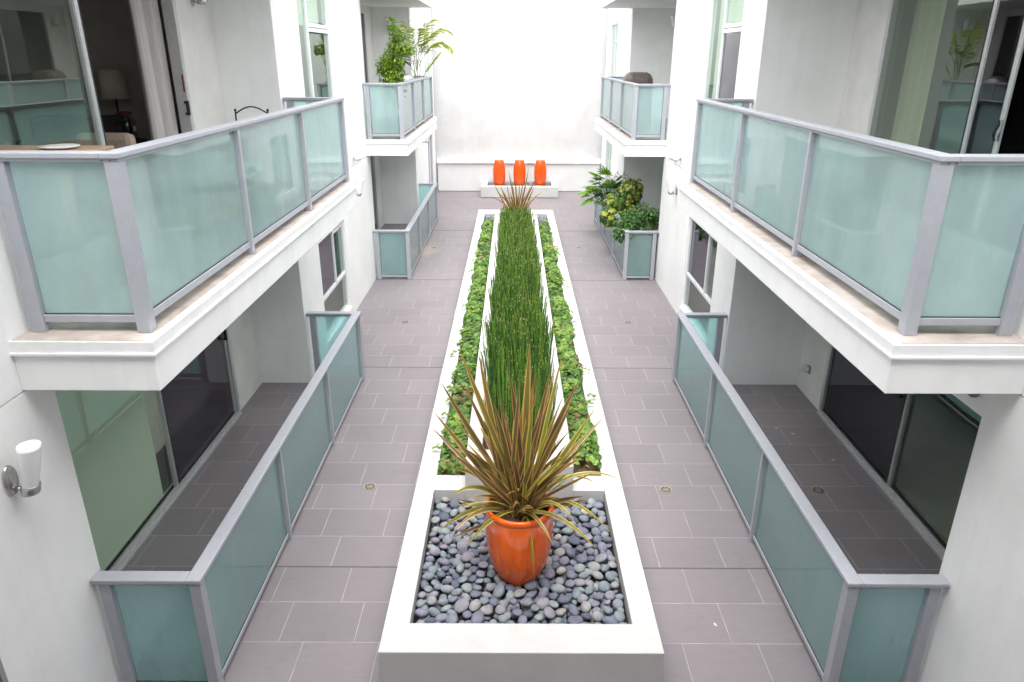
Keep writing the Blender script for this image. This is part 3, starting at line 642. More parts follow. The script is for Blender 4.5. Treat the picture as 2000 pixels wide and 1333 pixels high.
w.build('rim_wall', M['planter'], pl, bevel=0.008)
for a, b in ((IX0, KX0 - 0.001), (KX1 + 0.001, IX1)): MB().box(a, b, 6.70, 7.0, 0, PH - 0.003).build('cross_wall', M['planter'], pl)
w = MB(); ring(w, KX0, KX1, KY0, KY1, KX0 + 0.17, KX1 - 0.17, 7.03, KY1 - 0.15, 0, KH)
w.build('inner_trough', M['planter'], pl, bevel=0.008)
w = MB(); w.box(KX0 + 0.17, KX1 - 0.17, 7.03, KY1 - 0.15, 0.2, 0.56); w.build('soil', M['soil'], pl)
w = MB(); w.box(IX0, KX0, 7.0, 20.1, 0.1, 0.33); w.box(KX1, IX1, 7.0, 20.1, 0.1, 0.33); w.build('mulch', M['bark'], pl)
for a, b, c in ((4.72, 6.70, 0.255), (20.1, 21.46, 0.29)): MB().box(IX0, IX1, a, b, 0.1, c).build('gravel_base', M['hole'], pl)
fp = thing('planter', (0.2, 26.8, 0), 'short white planter box under the three orange vases at the far wall', 'planter')
FX0, FX1 = -1.18, 1.63
w = MB(); ring(w, FX0, FX1, 26.2, 27.555, FX0 + 0.23, FX1 - 0.23, 26.48, 27.54, 0.02, 0.40); w.build('rim_wall', M['planter'], fp, bevel=0.008)
w = MB(); w.box(FX0 + 0.02, FX1 - 0.02, 26.22, 27.5, 0.0, 0.02); w.build('plinth', M['alu_dark'], fp)
w = MB(); w.box(FX0 + 0.23, FX1 - 0.23, 26.48, 27.55, 0.05, 0.33); w.build('soil', M['hole'], fp)

# ------------------------------------------------------------------ pots
pot = thing('plant_pot', (0.065, 5.47, 0.27), 'large glossy orange glazed pot standing on grey pebbles with the flax plant', 'pot')
prof = [(0.02, 0.27), (0.16, 0.27), (0.182, 0.30), (0.222, 0.38), (0.262, 0.48), (0.288, 0.59), (0.303, 0.72), (0.308, 0.84), (0.307, 0.94), (0.304, 0.99), (0.303, 1.008), (0.305, 1.02), (0.311, 1.032), (0.314, 1.050), (0.310, 1.070), (0.296, 1.077), (0.278, 1.072), (0.270, 1.05), (0.262, 0.96)]
MB().lathe(prof, (0.065, 5.47, 0), 72, True, False).build('pot_body', M['glaze'], pot, True)
MB().lathe([(0.262, 0.955), (0.2, 0.985), (0.02, 1.0)], (0.065, 5.47, 0), 32, True, True).build('soil', M['soil'], pot, True)
vp = [(0.05, 0.33), (0.17, 0.33), (0.185, 0.36), (0.205, 0.48), (0.222, 0.64), (0.229, 0.80), (0.224, 0.94), (0.207, 1.08), (0.183, 1.20), (0.165, 1.262), (0.152, 1.278), (0.12, 1.276), (0.07, 1.268), (0.05, 1.262), (0.042, 1.245), (0.04, 1.15)]
v0 = None
for i, x in enumerate((-0.517, 0.228, 0.988)):
    lab = ('bright orange ribbed ceramic vase nearest the bare patio railing', 'bright orange ribbed ceramic vase behind the spiky leaves, between the other two vases', 'bright orange ribbed ceramic vase nearest the leafy shrubs')[i]
    v = thing('vase', (x, 26.78, 0.33), lab, 'vase', 'orange vases in the far planter', rz=i * 0.4)
    if i == 0:
        MB().lathe(vp, (x, 26.78, 0), 96, True, False, wob=lambda a, z: 1 + 0.006 * math.cos(24 * a)).build('vase_body', M['glaze_far'], v, True)
        MB().lathe([(0.041, 1.16), (0.01, 1.15)], (x, 26.78, 0), 16, True, True).build('opening', M['hole'], v); v0 = v
    else:
        for ch in list(v0.children):
            c = ch.copy(); col.objects.link(c); c.parent = v

# ------------------------------------------------------------------ pebbles
def pebble_mesh(k):
    rr = random.Random(100 + k)
    import bmesh
    bm = bmesh.new(); bmesh.ops.create_icosphere(bm, subdivisions=3, radius=1.0)
    a = rr.uniform(0.85, 1.2); b = rr.uniform(0.75, 0.95); c = rr.uniform(0.40, 0.58)
    ph = [rr.uniform(0, 6.28) for _ in range(6)]
    for v in bm.verts:
        x, y, z = v.co
        s = 1 + 0.09 * math.sin(1.7 * x + ph[0]) * math.cos(1.5 * y + ph[1]) + 0.05 * math.sin(3 * z + 2 * x + ph[2]) + 0.04 * math.sin(2.6 * y + ph[3])
        v.co = (x * a * s, y * b * s, z * c * s)
    me = bpy.data.meshes.new('pebble'); bm.to_mesh(me); bm.free()
    me.polygons.foreach_set('use_smooth', [True] * len(me.polygons))
    return me
PM = [pebble_mesh(k) for k in range(10)]
for me in PM: me.materials.append(M['pebble'])
PMD = [([tuple(v.co) for v in me.vertices], [tuple(p.vertices) for p in me.polygons]) for me in PM]
def pack(x0, x1, y0, y1, rmin, rmax, tries, hole=None, k=0.86):
    pts = []; cell = rmax * 2; grid = {}
    for t in range(tries):
        r = U(rmin, rmax) * (1 if t < tries * 0.5 else 0.8)
        x, y = U(x0 + r * 0.8, x1 - r * 0.8), U(y0 + r * 0.8, y1 - r * 0.8)
        if hole and math.hypot(x - hole[0], y - hole[1]) < hole[2] + r * 0.7: continue
        cx, cy = int(x / cell), int(y / cell); ok = True
        for i in (-1, 0, 1):
            for j_ in (-1, 0, 1):
                for (a, b, c) in grid.get((cx + i, cy + j_), ()):
                    if math.hypot(a - x, b - y) < (c + r) * k: ok = False; break
                if not ok: break
            if not ok: break
        if ok:
            pts.append((x, y, r)); grid.setdefault((cx, cy), []).append((x, y, r))
    return pts
def pebble_matrix(x, y, z, r, tilt=0.5):
    from mathutils import Euler
    return Matrix.Translation((x, y, z)) @ Euler((U(-tilt, tilt), U(-tilt, tilt), U(0, 6.28))).to_matrix().to_4x4() @ Matrix.Scale(r, 4)
top = pack(IX0 + 0.01, IX1 - 0.01, 4.73, 6.67, 0.044, 0.068, 60000, (0.065, 5.47, 0.165))
top.sort(key=lambda p: p[1])
mass = MB()
def add_mass(mb, x, y, z, r, tilt=0.5):
    k = random.randrange(len(PMD)); mt = pebble_matrix(x, y, z, r, tilt); b = len(mb.v); q = R()
    for c in PMD[k][0]:
        w_ = mt @ Vector(c); mb.v.append((w_.x, w_.y, w_.z)); mb.r.append(q)
    mb.f += [tuple(b + i for i in f_) for f_ in PMD[k][1]]
for i, (x, y, r) in enumerate(top):
    z = 0.288 + r * 0.45 + U(-0.008, 0.016)
    if i < 300:
        o = bpy.data.objects.new('pebble', PM[random.randrange(10)]); col.objects.link(o); o.matrix_world = pebble_matrix(x, y, z, r, 0.4)
        tag(o, 'smooth blue grey river pebble lying in the bed around the orange pot', 'pebble', 'river pebbles around the orange pot')
    else:
        add_mass(mass, x, y, z, r, 0.4)
for (x, y, r) in pack(IX0 + 0.01, IX1 - 0.01, 4.73, 6.67, 0.040, 0.058, 20000, (0.065, 5.47, 0.15)): add_mass(mass, x, y, 0.268 + U(-0.01, 0.008), r)
mo = mass.build('gravel', M['pebble_mass'], None, True); tag(mo, 'mass of grey river stones filling the gaps and the back of the front bed', 'gravel', kind='stuff')
mass = MB()
for (x, y, r) in pack(IX0 + 0.01, IX1 - 0.01, 20.12, 21.44, 0.035, 0.055, 14000): 
    add_mass(mass, x, y, 0.315 + U(-0.01, 0.012), r)
mo = mass.build('gravel', M['pebble_mass'], None, True); tag(mo, 'grey stones at the far end of the long planter behind the horsetails', 'gravel', kind='stuff')
mass = MB()
for (x, y, r) in pack(FX0 + 0.24, FX1 - 0.24, 26.5, 27.5, 0.035, 0.055, 9000): add_mass(mass, x, y, 0.335 + U(-0.01, 0.01), r)
mo = mass.build('gravel', M['pebble_mass'], None, True); tag(mo, 'dark stones in the short planter around the three orange vases', 'gravel', kind='stuff')

# ------------------------------------------------------------------ horsetails
from mathutils import noise
hm = MB()
def stem(x, y, h, lean, ra):
    d = Vector((math.cos(lean[1]) * lean[0], math.sin(lean[1]) * lean[0], 1)).normalized()
    q = R(); base = 0.12 + 0.64 * R() ** 0.8; n = 4
    segs = 5; z = 0.54
    bend = U(-0.05, 0.05)
    tip = U(0.85, 1.0) if q < 0.36 else base
    b = len(hm.v); ph = U(0, 1.5)
    lv = [0]; t = U(0.1, 0.2)
    rings = []
    for i in range(segs):
        a0 = h * i / segs; a1 = h * (i + 1) / segs
        rings.append((a0, ra, base)); 
        if i < segs - 1:
            rings.append((a1 - 0.012, ra, base)); rings.append((a1 - 0.008, ra * 1.12, 0.0 if R() < 0.85 else 0.9)); rings.append((a1 + 0.004, ra * 1.05, 0.0 if R() < .82 else 0.92))
    rings.append((h - 0.022, ra, base)); rings.append((h - 0.018, ra * 1.15, tip)); rings.append((h, ra * 0.5, tip))
    for (a, r_, c) in rings:
        px = x + d.x * a + bend * (a / h) ** 2 * h * 0.4; py = y + d.y * a; pz = z + d.z * a
        for k in range(n):
            an = PI / 2 * k + ph
            hm.v.append((px + r_ * math.cos(an), py + r_ * math.sin(an), pz)); hm.r.append(c)
    for i in range(len(rings) - 1):
        for k in range(n):
            l = (k + 1) % n; hm.f.append((b + i * n + k, b + i * n + l, b + (i + 1) * n + l, b + (i + 1) * n + k))
    hm.f.append(tuple(b + (len(rings) - 1) * n + k for k in range(n)))
cnt = 0
for i in range(5600):
    y = 7.12 + (19.55 - 7.12) * (R() ** 0.92)
    x = U(KX0 + 0.19, KX1 - 0.19)
    if y < 7.9 and R() < 0.3: continue
    tt = (y - 7) / 12.6
    h = (0.98 - 0.50 * tt) * U(0.66, 1.08)
    edge = (x - 0.075) / 0.4
    lean = (abs(random.gauss(0, 0.075)), U(0, 6.28))
    h *= 0.88 + 0.30 * (noise.noise(Vector((x * 5, y * 2.2, 1.7))) + 0.35)
    if noise.noise(Vector((x * 4, y * 3.0, 8.2))) < -0.36 and R() < 0.75: continue
    if abs(edge) > 0.6 and R() < 0.5: lean = (U(0.02, 0.12), 0 if edge > 0 else PI)
    stem(x, y, h, lean, U(0.0042, 0.0062))
ho = hm.build('horsetail', M['horsetail']); tag(ho, 'dense strip of thin green horsetail stems growing in the tall trough', 'horsetail', kind='stuff')

# ------------------------------------------------------------------ ivy
def ivy_leaf(mb, c, nrm, rot, s, q):
    nrm = nrm.normalized(); t = nrm.orthogonal().normalized(); b_ = nrm.cross(t)
    ca, sa = math.cos(rot), math.sin(rot); d = t * ca + b_ * sa; w = b_ * ca - t * sa
    L_ = [(-0.15, 0), (-0.32, 0.22), (0.0, 0.52), (0.22, 0.28), (0.48, 0.38), (0.5, 0.14), (0.85, 0)]
    b0 = len(mb.v)
    for (u, v) in L_: mb.v.append(tuple(c + d * (u * s) + w * (v * s) - nrm * (0.22 * v * s + 0.12 * u * u * s))); mb.r.append(q)
    for (u, v) in L_[1:-1]: mb.v.append(tuple(c + d * (u * s) - w * (v * s) - nrm * (0.22 * v * s + 0.12 * u * u * s))); mb.r.append(q)
    mb.f.append((b0, b0 + 6, b0 + 5, b0 + 4, b0 + 3, b0 + 2, b0 + 1)); mb.f.append((b0, b0 + 7, b0 + 8, b0 + 9, b0 + 10, b0 + 11, b0 + 6))
from mathutils import noise
def ivy_bed(x0, x1, y0, y1, lab, seed, sparse):
    mb = MB(); st = MB()
    for i in range(9000):
        y = U(y0, y1); x = U(x0 - 0.03, x1 + 0.03)
        if R() < 0.10: x += (-1 if x0 < 0 else 1) * U(0, 0.10) * max(0, noise.noise(Vector((0, y * 1.7, seed + 2))) + 0.3)
        nz = noise.noise(Vector((x * 2.2, y * 1.1, seed))); n2 = noise.noise(Vector((x * 5, y * 4, seed + 5)))
        if nz < -0.42 and R() < 0.6: continue
        if y < sparse and R() < (sparse - y) / 0.6: continue
        m_ = min(x - x0 + 0.03, x1 + 0.03 - x, 0.12) / 0.12
        z = 0.38 + 0.11 * m_ + 0.11 * nz + 0.07 * n2 + U(-0.05, 0.03)
        out_ = -1 if x - x0 < x1 - x else 1
        nrm = Vector((random.gauss(out_ * (1 - m_) * 0.8, 0.35), random.gauss(-0.18, 0.35), 1))
        q = min(0.95, max(0, 0.42 + 0.5 * n2 + 0.25 * (z - 0.42) * 4 + random.gauss(0, 0.16)))
        if R() < 0.006 or (nz < -0.22 and R() < 0.15): q = 1.0
        ivy_leaf(mb, Vector((x, y, z)), nrm, U(-PI, PI) * 0.5 - PI / 2, U(0.034, 0.082), q)
    # runners over the rim
    side = x0 if x0 < 0 else x1; sg = -1 if x0 < 0 else 1
    for k in range(16):
        y = U(y0 + 0.3, y1 - 0.3); ln = U(0.04, 0.15)
        pts = [Vector((side + sg * (t * ln - 0.03), y + 0.06 * t, 0.43 + 0.05 * math.sin(t * 3) + 0.01)) for t in (0, 0.35, 0.7, 1.0)]
        for p in pts:
            for _ in range(2): ivy_leaf(mb, p + Vector((U(-.02, .02), U(-.03, .03), U(0, .02))), Vector((sg * 0.3, -0.3, 1)), U(-PI, PI), U(0.035, 0.055), U(0.5, 0.95))
    for k in range(420):
        y = U(y0, y1); x = U(x0, x1); a = U(0, 6.28); l = U(0.08, 0.2)
        st.tube([(x, y, 0.37), (x + l * .5 * math.cos(a), y + l * .5 * math.sin(a), 0.43 + U(-.03, .03)), (x + l * math.cos(a), y + l * math.sin(a), 0.40 + U(-.04, .05))], 0.0025, 4, False)
    o = mb.build('ivy', M['ivy'], None); tag(o, lab, 'ivy', 'ivy beds', kind='stuff')
    s_ = st.build('twigs', M['stem'], o)
ivy_bed(IX0, KX0, 7.02, 20.35, 'green ivy ground cover in the bed on the bare patio railing side of the trough', 3.1, 6.9)
ivy_bed(KX1, IX1, 7.05, 20.15, 'green ivy ground cover in the bed on the shrub side of the trough', 9.7, 7.6)
# pale marker stone near the far end of the bed
w = MB(); w.box(0.68, 0.80, 18.9, 19.12, 0.40, 0.46); o = w.build('stone_block', M['plastic'], None, bevel=0.008); tag(o, 'small pale stone block lying among the ivy near the far pebbles', 'stone')

# ------------------------------------------------------------------ flax
def blade(mb, base, az, el, ln, wd, droop, q, twist=0.0, seg=14):
    d = Vector((math.cos(az) * math.cos(el), math.sin(az) * math.cos(el), math.sin(el)))
    p = Vector(base); b0 = len(mb.v); hz = Vector((math.cos(az), math.sin(az), 0))
    for i in range(seg + 1):
        t = i / seg
        w_ = wd * 0.74 * (0.62 + 0.5 * math.sin(min(1, t * 1.35) * PI * 0.6)) * (1 - max(0, (t - 0.62) / 0.38) ** 1.7)
        side = Vector((-math.sin(az), math.cos(az), 0)); nn = side.cross(d).normalized()
        tw = twist * t; sd = side * math.cos(tw) + nn * math.sin(tw); n3 = d.cross(sd).normalized()
        fold = 0.45 * (1 - t) + 0.12
        for (x, a) in ((-1, 1.0), (-0.55, 0.5), (0, 0.0), (0.55, 0.5), (1, 1.0)):
            v = p + sd * (x * w_ * 0.5) + n3 * (-abs(x) * w_ * 0.5 * fold)
            mb.v.append(tuple(v)); mb.r.append(q); mb.a.append(a)
        if i:
            a0 = b0 + (i - 1) * 5; a1 = b0 + i * 5
            for k in range(4): mb.f.append((a0 + k, a0 + k + 1, a1 + k + 1, a1 + k))
        p = p + d * (ln / seg)
        dr = droop * (0.25 + 1.5 * t) / seg
        d = (d - Vector((0, 0, 1)) * dr + hz * dr * 0.15).normalized()
def aim(mb, base, tip, wd, sag, q, twist=0):
    """a blade from base to a given tip: quadratic curve sampled into the same section"""
    b = Vector(base); t_ = Vector(tip); mid = (b + t_) / 2 + Vector((0, 0, sag)); seg = 16; b0 = len(mb.v)
    ax = (t_ - b); hz = Vector((ax.x, ax.y, 0)); hz = hz.normalized() if hz.length > 1e-3 else Vector((1, 0, 0))
    for i in range(seg + 1):
        t = i / seg
        p = b * (1 - t) ** 2 + mid * 2 * t * (1 - t) + t_ * t * t
        d = ((mid - b) * (1 - t) + (t_ - mid) * t).normalized()
        view = Vector((0.0, -0.8, 0.55))
        side = d.cross(view); side = side.normalized() if side.length > 1e-3 else Vector((1, 0, 0))
        nn = side.cross(d).normalized(); tw = twist * (t - 0.3) + q * 1.2 - 0.6
        sd = side * math.cos(tw) + nn * math.sin(tw); n3 = d.cross(sd).normalized()
        w_ = wd * 0.68 * (0.6 + 0.5 * math.sin(min(1, t * 1.3) * PI * 0.6)) * (1 - max(0, (t - 0.6) / 0.4) ** 1.6)
        fold = 0.5 * (1 - t) + 0.1
        for (x, a) in ((-1, 1.0), (-0.55, 0.5), (0, 0.0), (0.55, 0.5), (1, 1.0)):
            v = p + sd * (x * w_ * 0.5) - n3 * (abs(x) * w_ * 0.5 * fold)
            mb.v.append(tuple(v)); mb.r.append(q); mb.a.append(a)
        if i:
            a0 = b0 + (i - 1) * 5; a1 = b0 + i * 5
            for k in range(4): mb.f.append((a0 + k, a0 + k + 1, a1 + k + 1, a1 + k))
fx = MB(); C = (0.065, 5.47)
def bs(): 
    a = U(0, 6.28); r = U(0, 0.12); return (C[0] + r * math.cos(a), C[1] + r * math.sin(a), 0.97)
tips = [(0.142, 5.55, 2.60, .085), (-0.446, 5.6, 2.50, .075), (-0.60, 5.45, 2.28, .07), (0.72, 5.55, 2.0, .07), (0.576, 5.6, 2.24, .07), (-0.29, 5.62, 2.47, .075), (-0.02, 5.5, 2.33, .075),
        (0.42, 5.6, 2.48, .06), (0.33, 5.7, 2.30, .06), (0.50, 5.4, 2.12, .065), (-0.42, 5.6, 2.2, .06), (-0.16, 5.35, 2.15, .07), (0.25, 5.3, 2.1, .07), (-0.68, 5.5, 1.98, .06), (0.62, 5.2, 1.85, .06),
        (-0.52, 5.2, 1.75, .06), (0.44, 5.1, 1.78, .06), (-0.30, 5.6, 2.05, .06), (0.20, 5.75, 2.25, .06), (0.05, 5.65, 2.1, .07), (-0.75, 5.9, 1.6, .055), (0.85, 5.9, 1.72, .055)]
for k in range(34):
    fx_ = U(-1, 1); zz = 2.35 - 0.95 * abs(fx_) ** 1.4 - 0.75 * R() ** 1.3
    tips.append((0.06 + fx_ * (0.62 if fx_ < 0 else 0.74), U(5.15, 5.85), zz, U(0.05, 0.075)))
for (x, y, z, wd) in tips: aim(fx, bs(), (x, y, z), wd, U(-0.06, 0.16), min(1, max(0, random.gauss(0.5, 0.25))), U(-0.5, 0.5))
for (x, y, z, sag, wd, q) in [(0.97, 5.55, 1.27, 0.42, .05, .9), (-0.54, 5.35, 1.22, 0.36, .06, .85), (-0.64, 5.25, 0.93, 0.30, .06, .9), (0.93, 5.3, 0.80, 0.46, .06, .95), (0.72, 5.1, 0.86, 0.34, .055, .9), (-0.40, 5.1, 0.86, 0.30, .05, .95), (-0.62, 5.6, 1.34, 0.30, .05, .8), (0.66, 5.6, 1.5, 0.4, .055, .8), (-0.5, 4.98, 1.1, 0.3, .05, .7), (0.55, 5.0, 1.15, 0.36, .05, .9), (0.78, 5.75, 1.1, 0.4, .045, .9), (0.35, 4.95, 1.0, 0.3, .045, .8)]:
    aim(fx, bs(), (x, y, z), wd, sag, q, U(-1.2, 1.2))
for k in range(46):
    az = U(0, 2 * PI); el = U(0.72, 1.48)
    blade(fx, bs(), az, el, U(0.5, 1.32), U(0.032, 0.062), U(0.05, 0.55), min(1, max(0, random.gauss(0.45, 0.28))), U(-0.9, 0.9))
for k in range(20):
    az = U(0, 2 * PI); blade(fx, bs(), az, U(0.75, 1.15), U(0.42, 0.75), U(0.03, 0.05), U(0.9, 1.7), min(1, max(0, random.gauss(0.75, 0.2))), U(-1.2, 1.2))
# the dry blade hanging over the rim
b0 = None
aim(fx, (0.13, 5.25, 1.07), (0.20, 5.07, 0.52), 0.038, 0.16, 1.0, 1.0); aim(fx, (0.09, 5.3, 1.0), (0.13, 5.25, 1.08), 0.03, 0.03, 1.0, 0)
fxo = thing('flax_plant', (0.065, 5.47, 0.95), 'large spiky flax with bronze and pink edged blades growing in the orange pot', 'plant')
fx.build('leaves', M['flax'], fxo, True)
fx2 = MB()
def bs2():
    a = U(0, 6.28); r = U(0, 0.1); return (0.09 + r * math.cos(a), 20.65 + r * math.sin(a), 0.30)
for (x, z) in ((-0.59, 1.55), (0.44, 1.89), (0.72, 1.70), (-0.15, 1.88), (0.32, 1.66), (-0.4, 1.45), (0.88, 1.16), (-0.62, 1.05), (0.05, 1.7), (0.55, 1.45), (-0.05, 1.55), (0.2, 1.6), (-0.3, 1.3), (0.62, 1.35), (0.4, 1.25), (-0.22, 1.5), (0.74, 1.05), (-0.5, 1.2)):
    aim(fx2, bs2(), (x, 20.65 + U(-0.3, 0.3), z), U(0.045, 0.065), U(0, 0.12) if z > 1.2 else 0.35, min(1, max(0, random.gauss(0.5, 0.28))), U(-0.5, 0.5))
for k in range(50): blade(fx2, bs2(), U(0, 6.28), U(0.8, 1.45), U(0.5, 1.1), U(0.035, 0.055), U(0.2, 0.9), R(), U(-0.8, 0.8))
fxo2 = thing('flax_plant', (0.09, 20.65, 0.3), 'smaller spiky flax rising behind the horsetails in front of the vases', 'plant')
fx2.build('leaves', M['flax'], fxo2, True)

# ------------------------------------------------------------------ leafy plants
def shrub(mb, st, blobs, leaf, wd, n, base, qf, hang=0.2, twigs=40):
    for (c, rad, k) in blobs:
        for _ in range(int(n * k)):
            a = U(0, 2 * PI); ce = U(-1, 1); s_ = math.sqrt(1 - ce * ce); rr = R() ** 0.45
            o = Vector((s_ * math.cos(a) * rad[0], s_ * math.sin(a) * rad[1], ce * rad[2])) * rr
            p = Vector(c) + o
            d = (o.normalized() if o.length > 1e-4 else Vector((0, 0, 1))) + Vector((U(-.6, .6), U(-.6, .6), U(-.5, .5) - hang))
            mb.leaf(p, d, Vector((U(-.4, .4), U(-.4, .4), 1)), leaf * U(0.7, 1.2), wd * U(0.8, 1.15), qf(o, rad), 0.3, U(0.05, 0.3))
        for _ in range(max(2, int(twigs * k))):
            a = U(0, 2 * PI); ce = U(-0.3, 1); s_ = math.sqrt(1 - ce * ce)
            e = Vector(c) + Vector((s_ * math.cos(a) * rad[0], s_ * math.sin(a) * rad[1], ce * rad[2])) * U(0.5, 0.95)
            b = Vector(base) + Vector((U(-.03, .03), U(-.03, .03), U(0, .1))); m_ = (b + e) / 2 + Vector((0, 0, 0.08))
            st.tube([tuple(b), tuple(m_), tuple(e)], [0.006, 0.0045, 0.002], 5, False)
cl = lambda v: min(1.0, max(0.0, v))
# weeping ficus on the far left balcony
fp1 = thing('ficus_tree', (-2.66, 16.75, 3.4), 'tall leafy yellow green shrub on the far balcony beside the palm', 'plant')
mb, st = MB(), MB()
shrub(mb, st, [((-2.62, 16.75, 4.15), (0.27, 0.25, 0.30), 1.3), ((-2.66, 16.75, 4.45), (0.31, 0.28, 0.28), 1.6), ((-2.82, 16.75, 4.58), (0.17, 0.15, 0.20), 0.7), ((-2.57, 16.75, 4.75), (0.24, 0.22, 0.26), 1.2), ((-2.50, 16.75, 5.0), (0.20, 0.2, 0.22), 0.9), ((-2.28, 16.7, 4.92), (0.13, 0.12, 0.10), 0.35), ((-2.5, 16.75, 5.22), (0.17, 0.16, 0.17), 0.7), ((-2.6, 16.75, 5.42), (0.08, 0.08, 0.12), 0.2)],
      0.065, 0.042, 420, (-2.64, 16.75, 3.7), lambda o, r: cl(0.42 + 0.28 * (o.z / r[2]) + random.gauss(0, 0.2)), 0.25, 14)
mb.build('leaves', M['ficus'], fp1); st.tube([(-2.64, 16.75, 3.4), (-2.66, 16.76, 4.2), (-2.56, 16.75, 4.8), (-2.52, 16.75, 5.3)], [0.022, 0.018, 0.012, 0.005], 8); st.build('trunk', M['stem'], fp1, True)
pt = thing('plant_pot', (-2.72, 16.75, Z1), 'dark round pot under the shrub seen blurred through frosted balcony glass', 'pot')
MB().lathe([(0.15, Z1 + .01), (0.20, Z1 + .04), (0.26, Z1 + .35), (0.27, Z1 + .40), (0.255, Z1 + .40), (0.24, Z1 + .33)], (-2.72, 16.75, 0), 36, True, True).build('pot_body', M['potdark'], pt, True)
# palm
pm = thing('palm', (-2.52, 20.1, 3.4), 'slender potted palm arching over the rail of the far balcony', 'plant')
mb, st = MB(), MB()
def frond(base, dirv, ln, droop, q0, n=30, ll=0.40):
    p = Vector(base); d = Vector(dirv).normalized(); pts = [tuple(p)]
    for i in range(n):
        t = i / n; p = p + d * (ln / n); d = (d + Vector((0, 0, -droop * t / n * 3))).normalized(); pts.append(tuple(p))
        if t > 0.25:
            side = d.cross(Vector((0, 0, 1))); side = side.normalized() if side.length > 1e-3 else Vector((1, 0, 0)); up = side.cross(d)
            for s_ in (-1, 1):
                ld = side * s_ * 1.0 + d * U(0.3, 0.6) + up * U(0.0, 0.45)
                mb.leaf(p, ld, up, ll * (1 - 0.6 * abs(t - 0.55)) * U(0.85, 1.1), 0.015, cl(q0 + random.gauss(0, 0.12)), 0.3, U(0.25, 0.55))
    st.tube(pts, [0.009 - 0.006 * i / len(pts) for i in range(len(pts))], 5, False)
B_ = (-2.54, 20.1)
frond((B_[0], B_[1], 4.45), (0.36, -0.05, 1.0), 1.45, 1.55, 0.62, ll=0.36)
frond((B_[0] + .02, B_[1], 4.5), (0.16, 0.12, 1.0), 1.25, 1.2, 0.78, ll=0.36)
frond((B_[0], B_[1], 4.4), (-0.10, -0.1, 1.0), 1.2, 0.8, 0.5, ll=0.30)
frond((B_[0] + .04, B_[1] + .02, 4.5), (0.55, 0.1, 1.0), 1.25, 1.9, 0.7, ll=0.34)
frond((B_[0] + .01, B_[1] - .02, 4.45), (0.05, -0.25, 1.0), 1.15, 1.3, 0.6, ll=0.34)
frond((B_[0] - .02, B_[1], 4.3), (-0.42, -0.1, 0.9), 0.72, 2.2, 0.15, 20, 0.3)
frond((B_[0] - .02, B_[1], 4.3), (-0.2, 0.2, 1.0), 0.85, 1.6, 0.2, 20, 0.26)
for k in range(7): mb.leaf(Vector((-2.30 + 0.05 * k, 20.1, 4.38 + 0.06 * k)), Vector((0.34 + U(-.05, .05), 0, 0.5)), Vector((0, -1, 0.4)), 0.2, 0.05, 0.45 + U(-.2, .2))
for dx in (-0.04, 0.02, 0.07): st.tube([(B_[0] + dx * .6, 20.1, 3.4), (B_[0] + dx, 20.1, 4.1), (B_[0] + dx * 1.6, 20.1, 4.7)], [0.016, 0.013, 0.008], 8)
st.tube([(-2.48, 20.1, 3.5), (-2.36, 20.1, 4.3), (-2.1, 20.1, 4.75)], [0.012, 0.01, 0.006], 6)
mb.build('fronds', M['palm'], pm); st.build('stems', M['palmstem'], pm, True)
pt = thing('plant_pot', (-2.66, 20.1, Z1), 'plain clay pot under the palm behind frosted balcony glass', 'pot')
MB().lathe([(0.14, Z1 + .01), (0.18, Z1 + .03), (0.22, Z1 + .30), (0.23, Z1 + .34), (0.215, Z1 + .34), (0.20, Z1 + .28)], (-2.66, 20.1, 0), 36, True, True).build('pot_body', M['terra'], pt, True)
# small grill with a metal lid
gr = thing('kettle_grill', (-2.68, 18.5, Z1), 'small grill with a silver lid and handle between the shrub and the palm', 'grill')
MB().lathe([(0.26, 4.18), (0.265, 4.22), (0.25, 4.29), (0.20, 4.35), (0.11, 4.385), (0.02, 4.395)], (-2.66, 18.5, 0), 36, True, True).build('lid', M['lid_steel'], gr, True)
MB().lathe([(0.05, 3.95), (0.16, 3.99), (0.24, 4.10), (0.262, 4.18)], (-2.66, 18.5, 0), 36, True, True).build('bowl', M['iron'], gr, True)
h = MB(); h.tube([(-2.72, 18.4, 4.38), (-2.71, 18.4, 4.45), (-2.66, 18.4, 4.47), (-2.61, 18.4, 4.45), (-2.60, 18.4, 4.38)], 0.013, 8); h.build('handle', M['gasket'], gr, True)
for a in (0.5, 2.6, 4.7): l = MB(); l.tube([(-2.66 + .15 * math.cos(a), 18.5 + .15 * math.sin(a), 4.05), (-2.66 + .28 * math.cos(a), 18.5 + .28 * math.sin(a), Z1)], 0.012, 8); l.build('leg', M['iron'], gr, True)
# covered barbecue
bq = thing('covered_grill', (2.92, 18.0, Z1), 'gas grill under a fitted dark brown cover on the far balcony', 'grill')
b = MB(); NX, prof2 = 18, [(0.34, 0.27, Z1 + 0.06), (0.335, 0.265, Z1 + 0.5), (0.33, 0.26, Z1 + 0.9), (0.33, 0.255, Z1 + 1.12), (0.325, 0.25, Z1 + 1.19), (0.27, 0.20, Z1 + 1.29), (0.20, 0.13, Z1 + 1.325)]
def sq(a, e=0.35): c_, s_ = math.cos(a), math.sin(a); return math.copysign(abs(c_) ** e, c_), math.copysign(abs(s_) ** e, s_)
K = 48
for (rx, ry, z) in prof2:
    for i in range(K):
        a = 2 * PI * i / K; c_, s_ = sq(a); f_ = 1 + 0.025 * math.sin(7 * a + z * 9) + 0.02 * math.sin(13 * a)
        b.v.append((2.92 + rx * c_ * f_, 18.0 + ry * s_ * f_, z + 0.008 * math.sin(5 * a)))
for j_ in range(len(prof2) - 1):
    for i in range(K): k = (i + 1) % K; b.f.append((j_ * K + i, j_ * K + k, (j_ + 1) * K + k, (j_ + 1) * K + i))
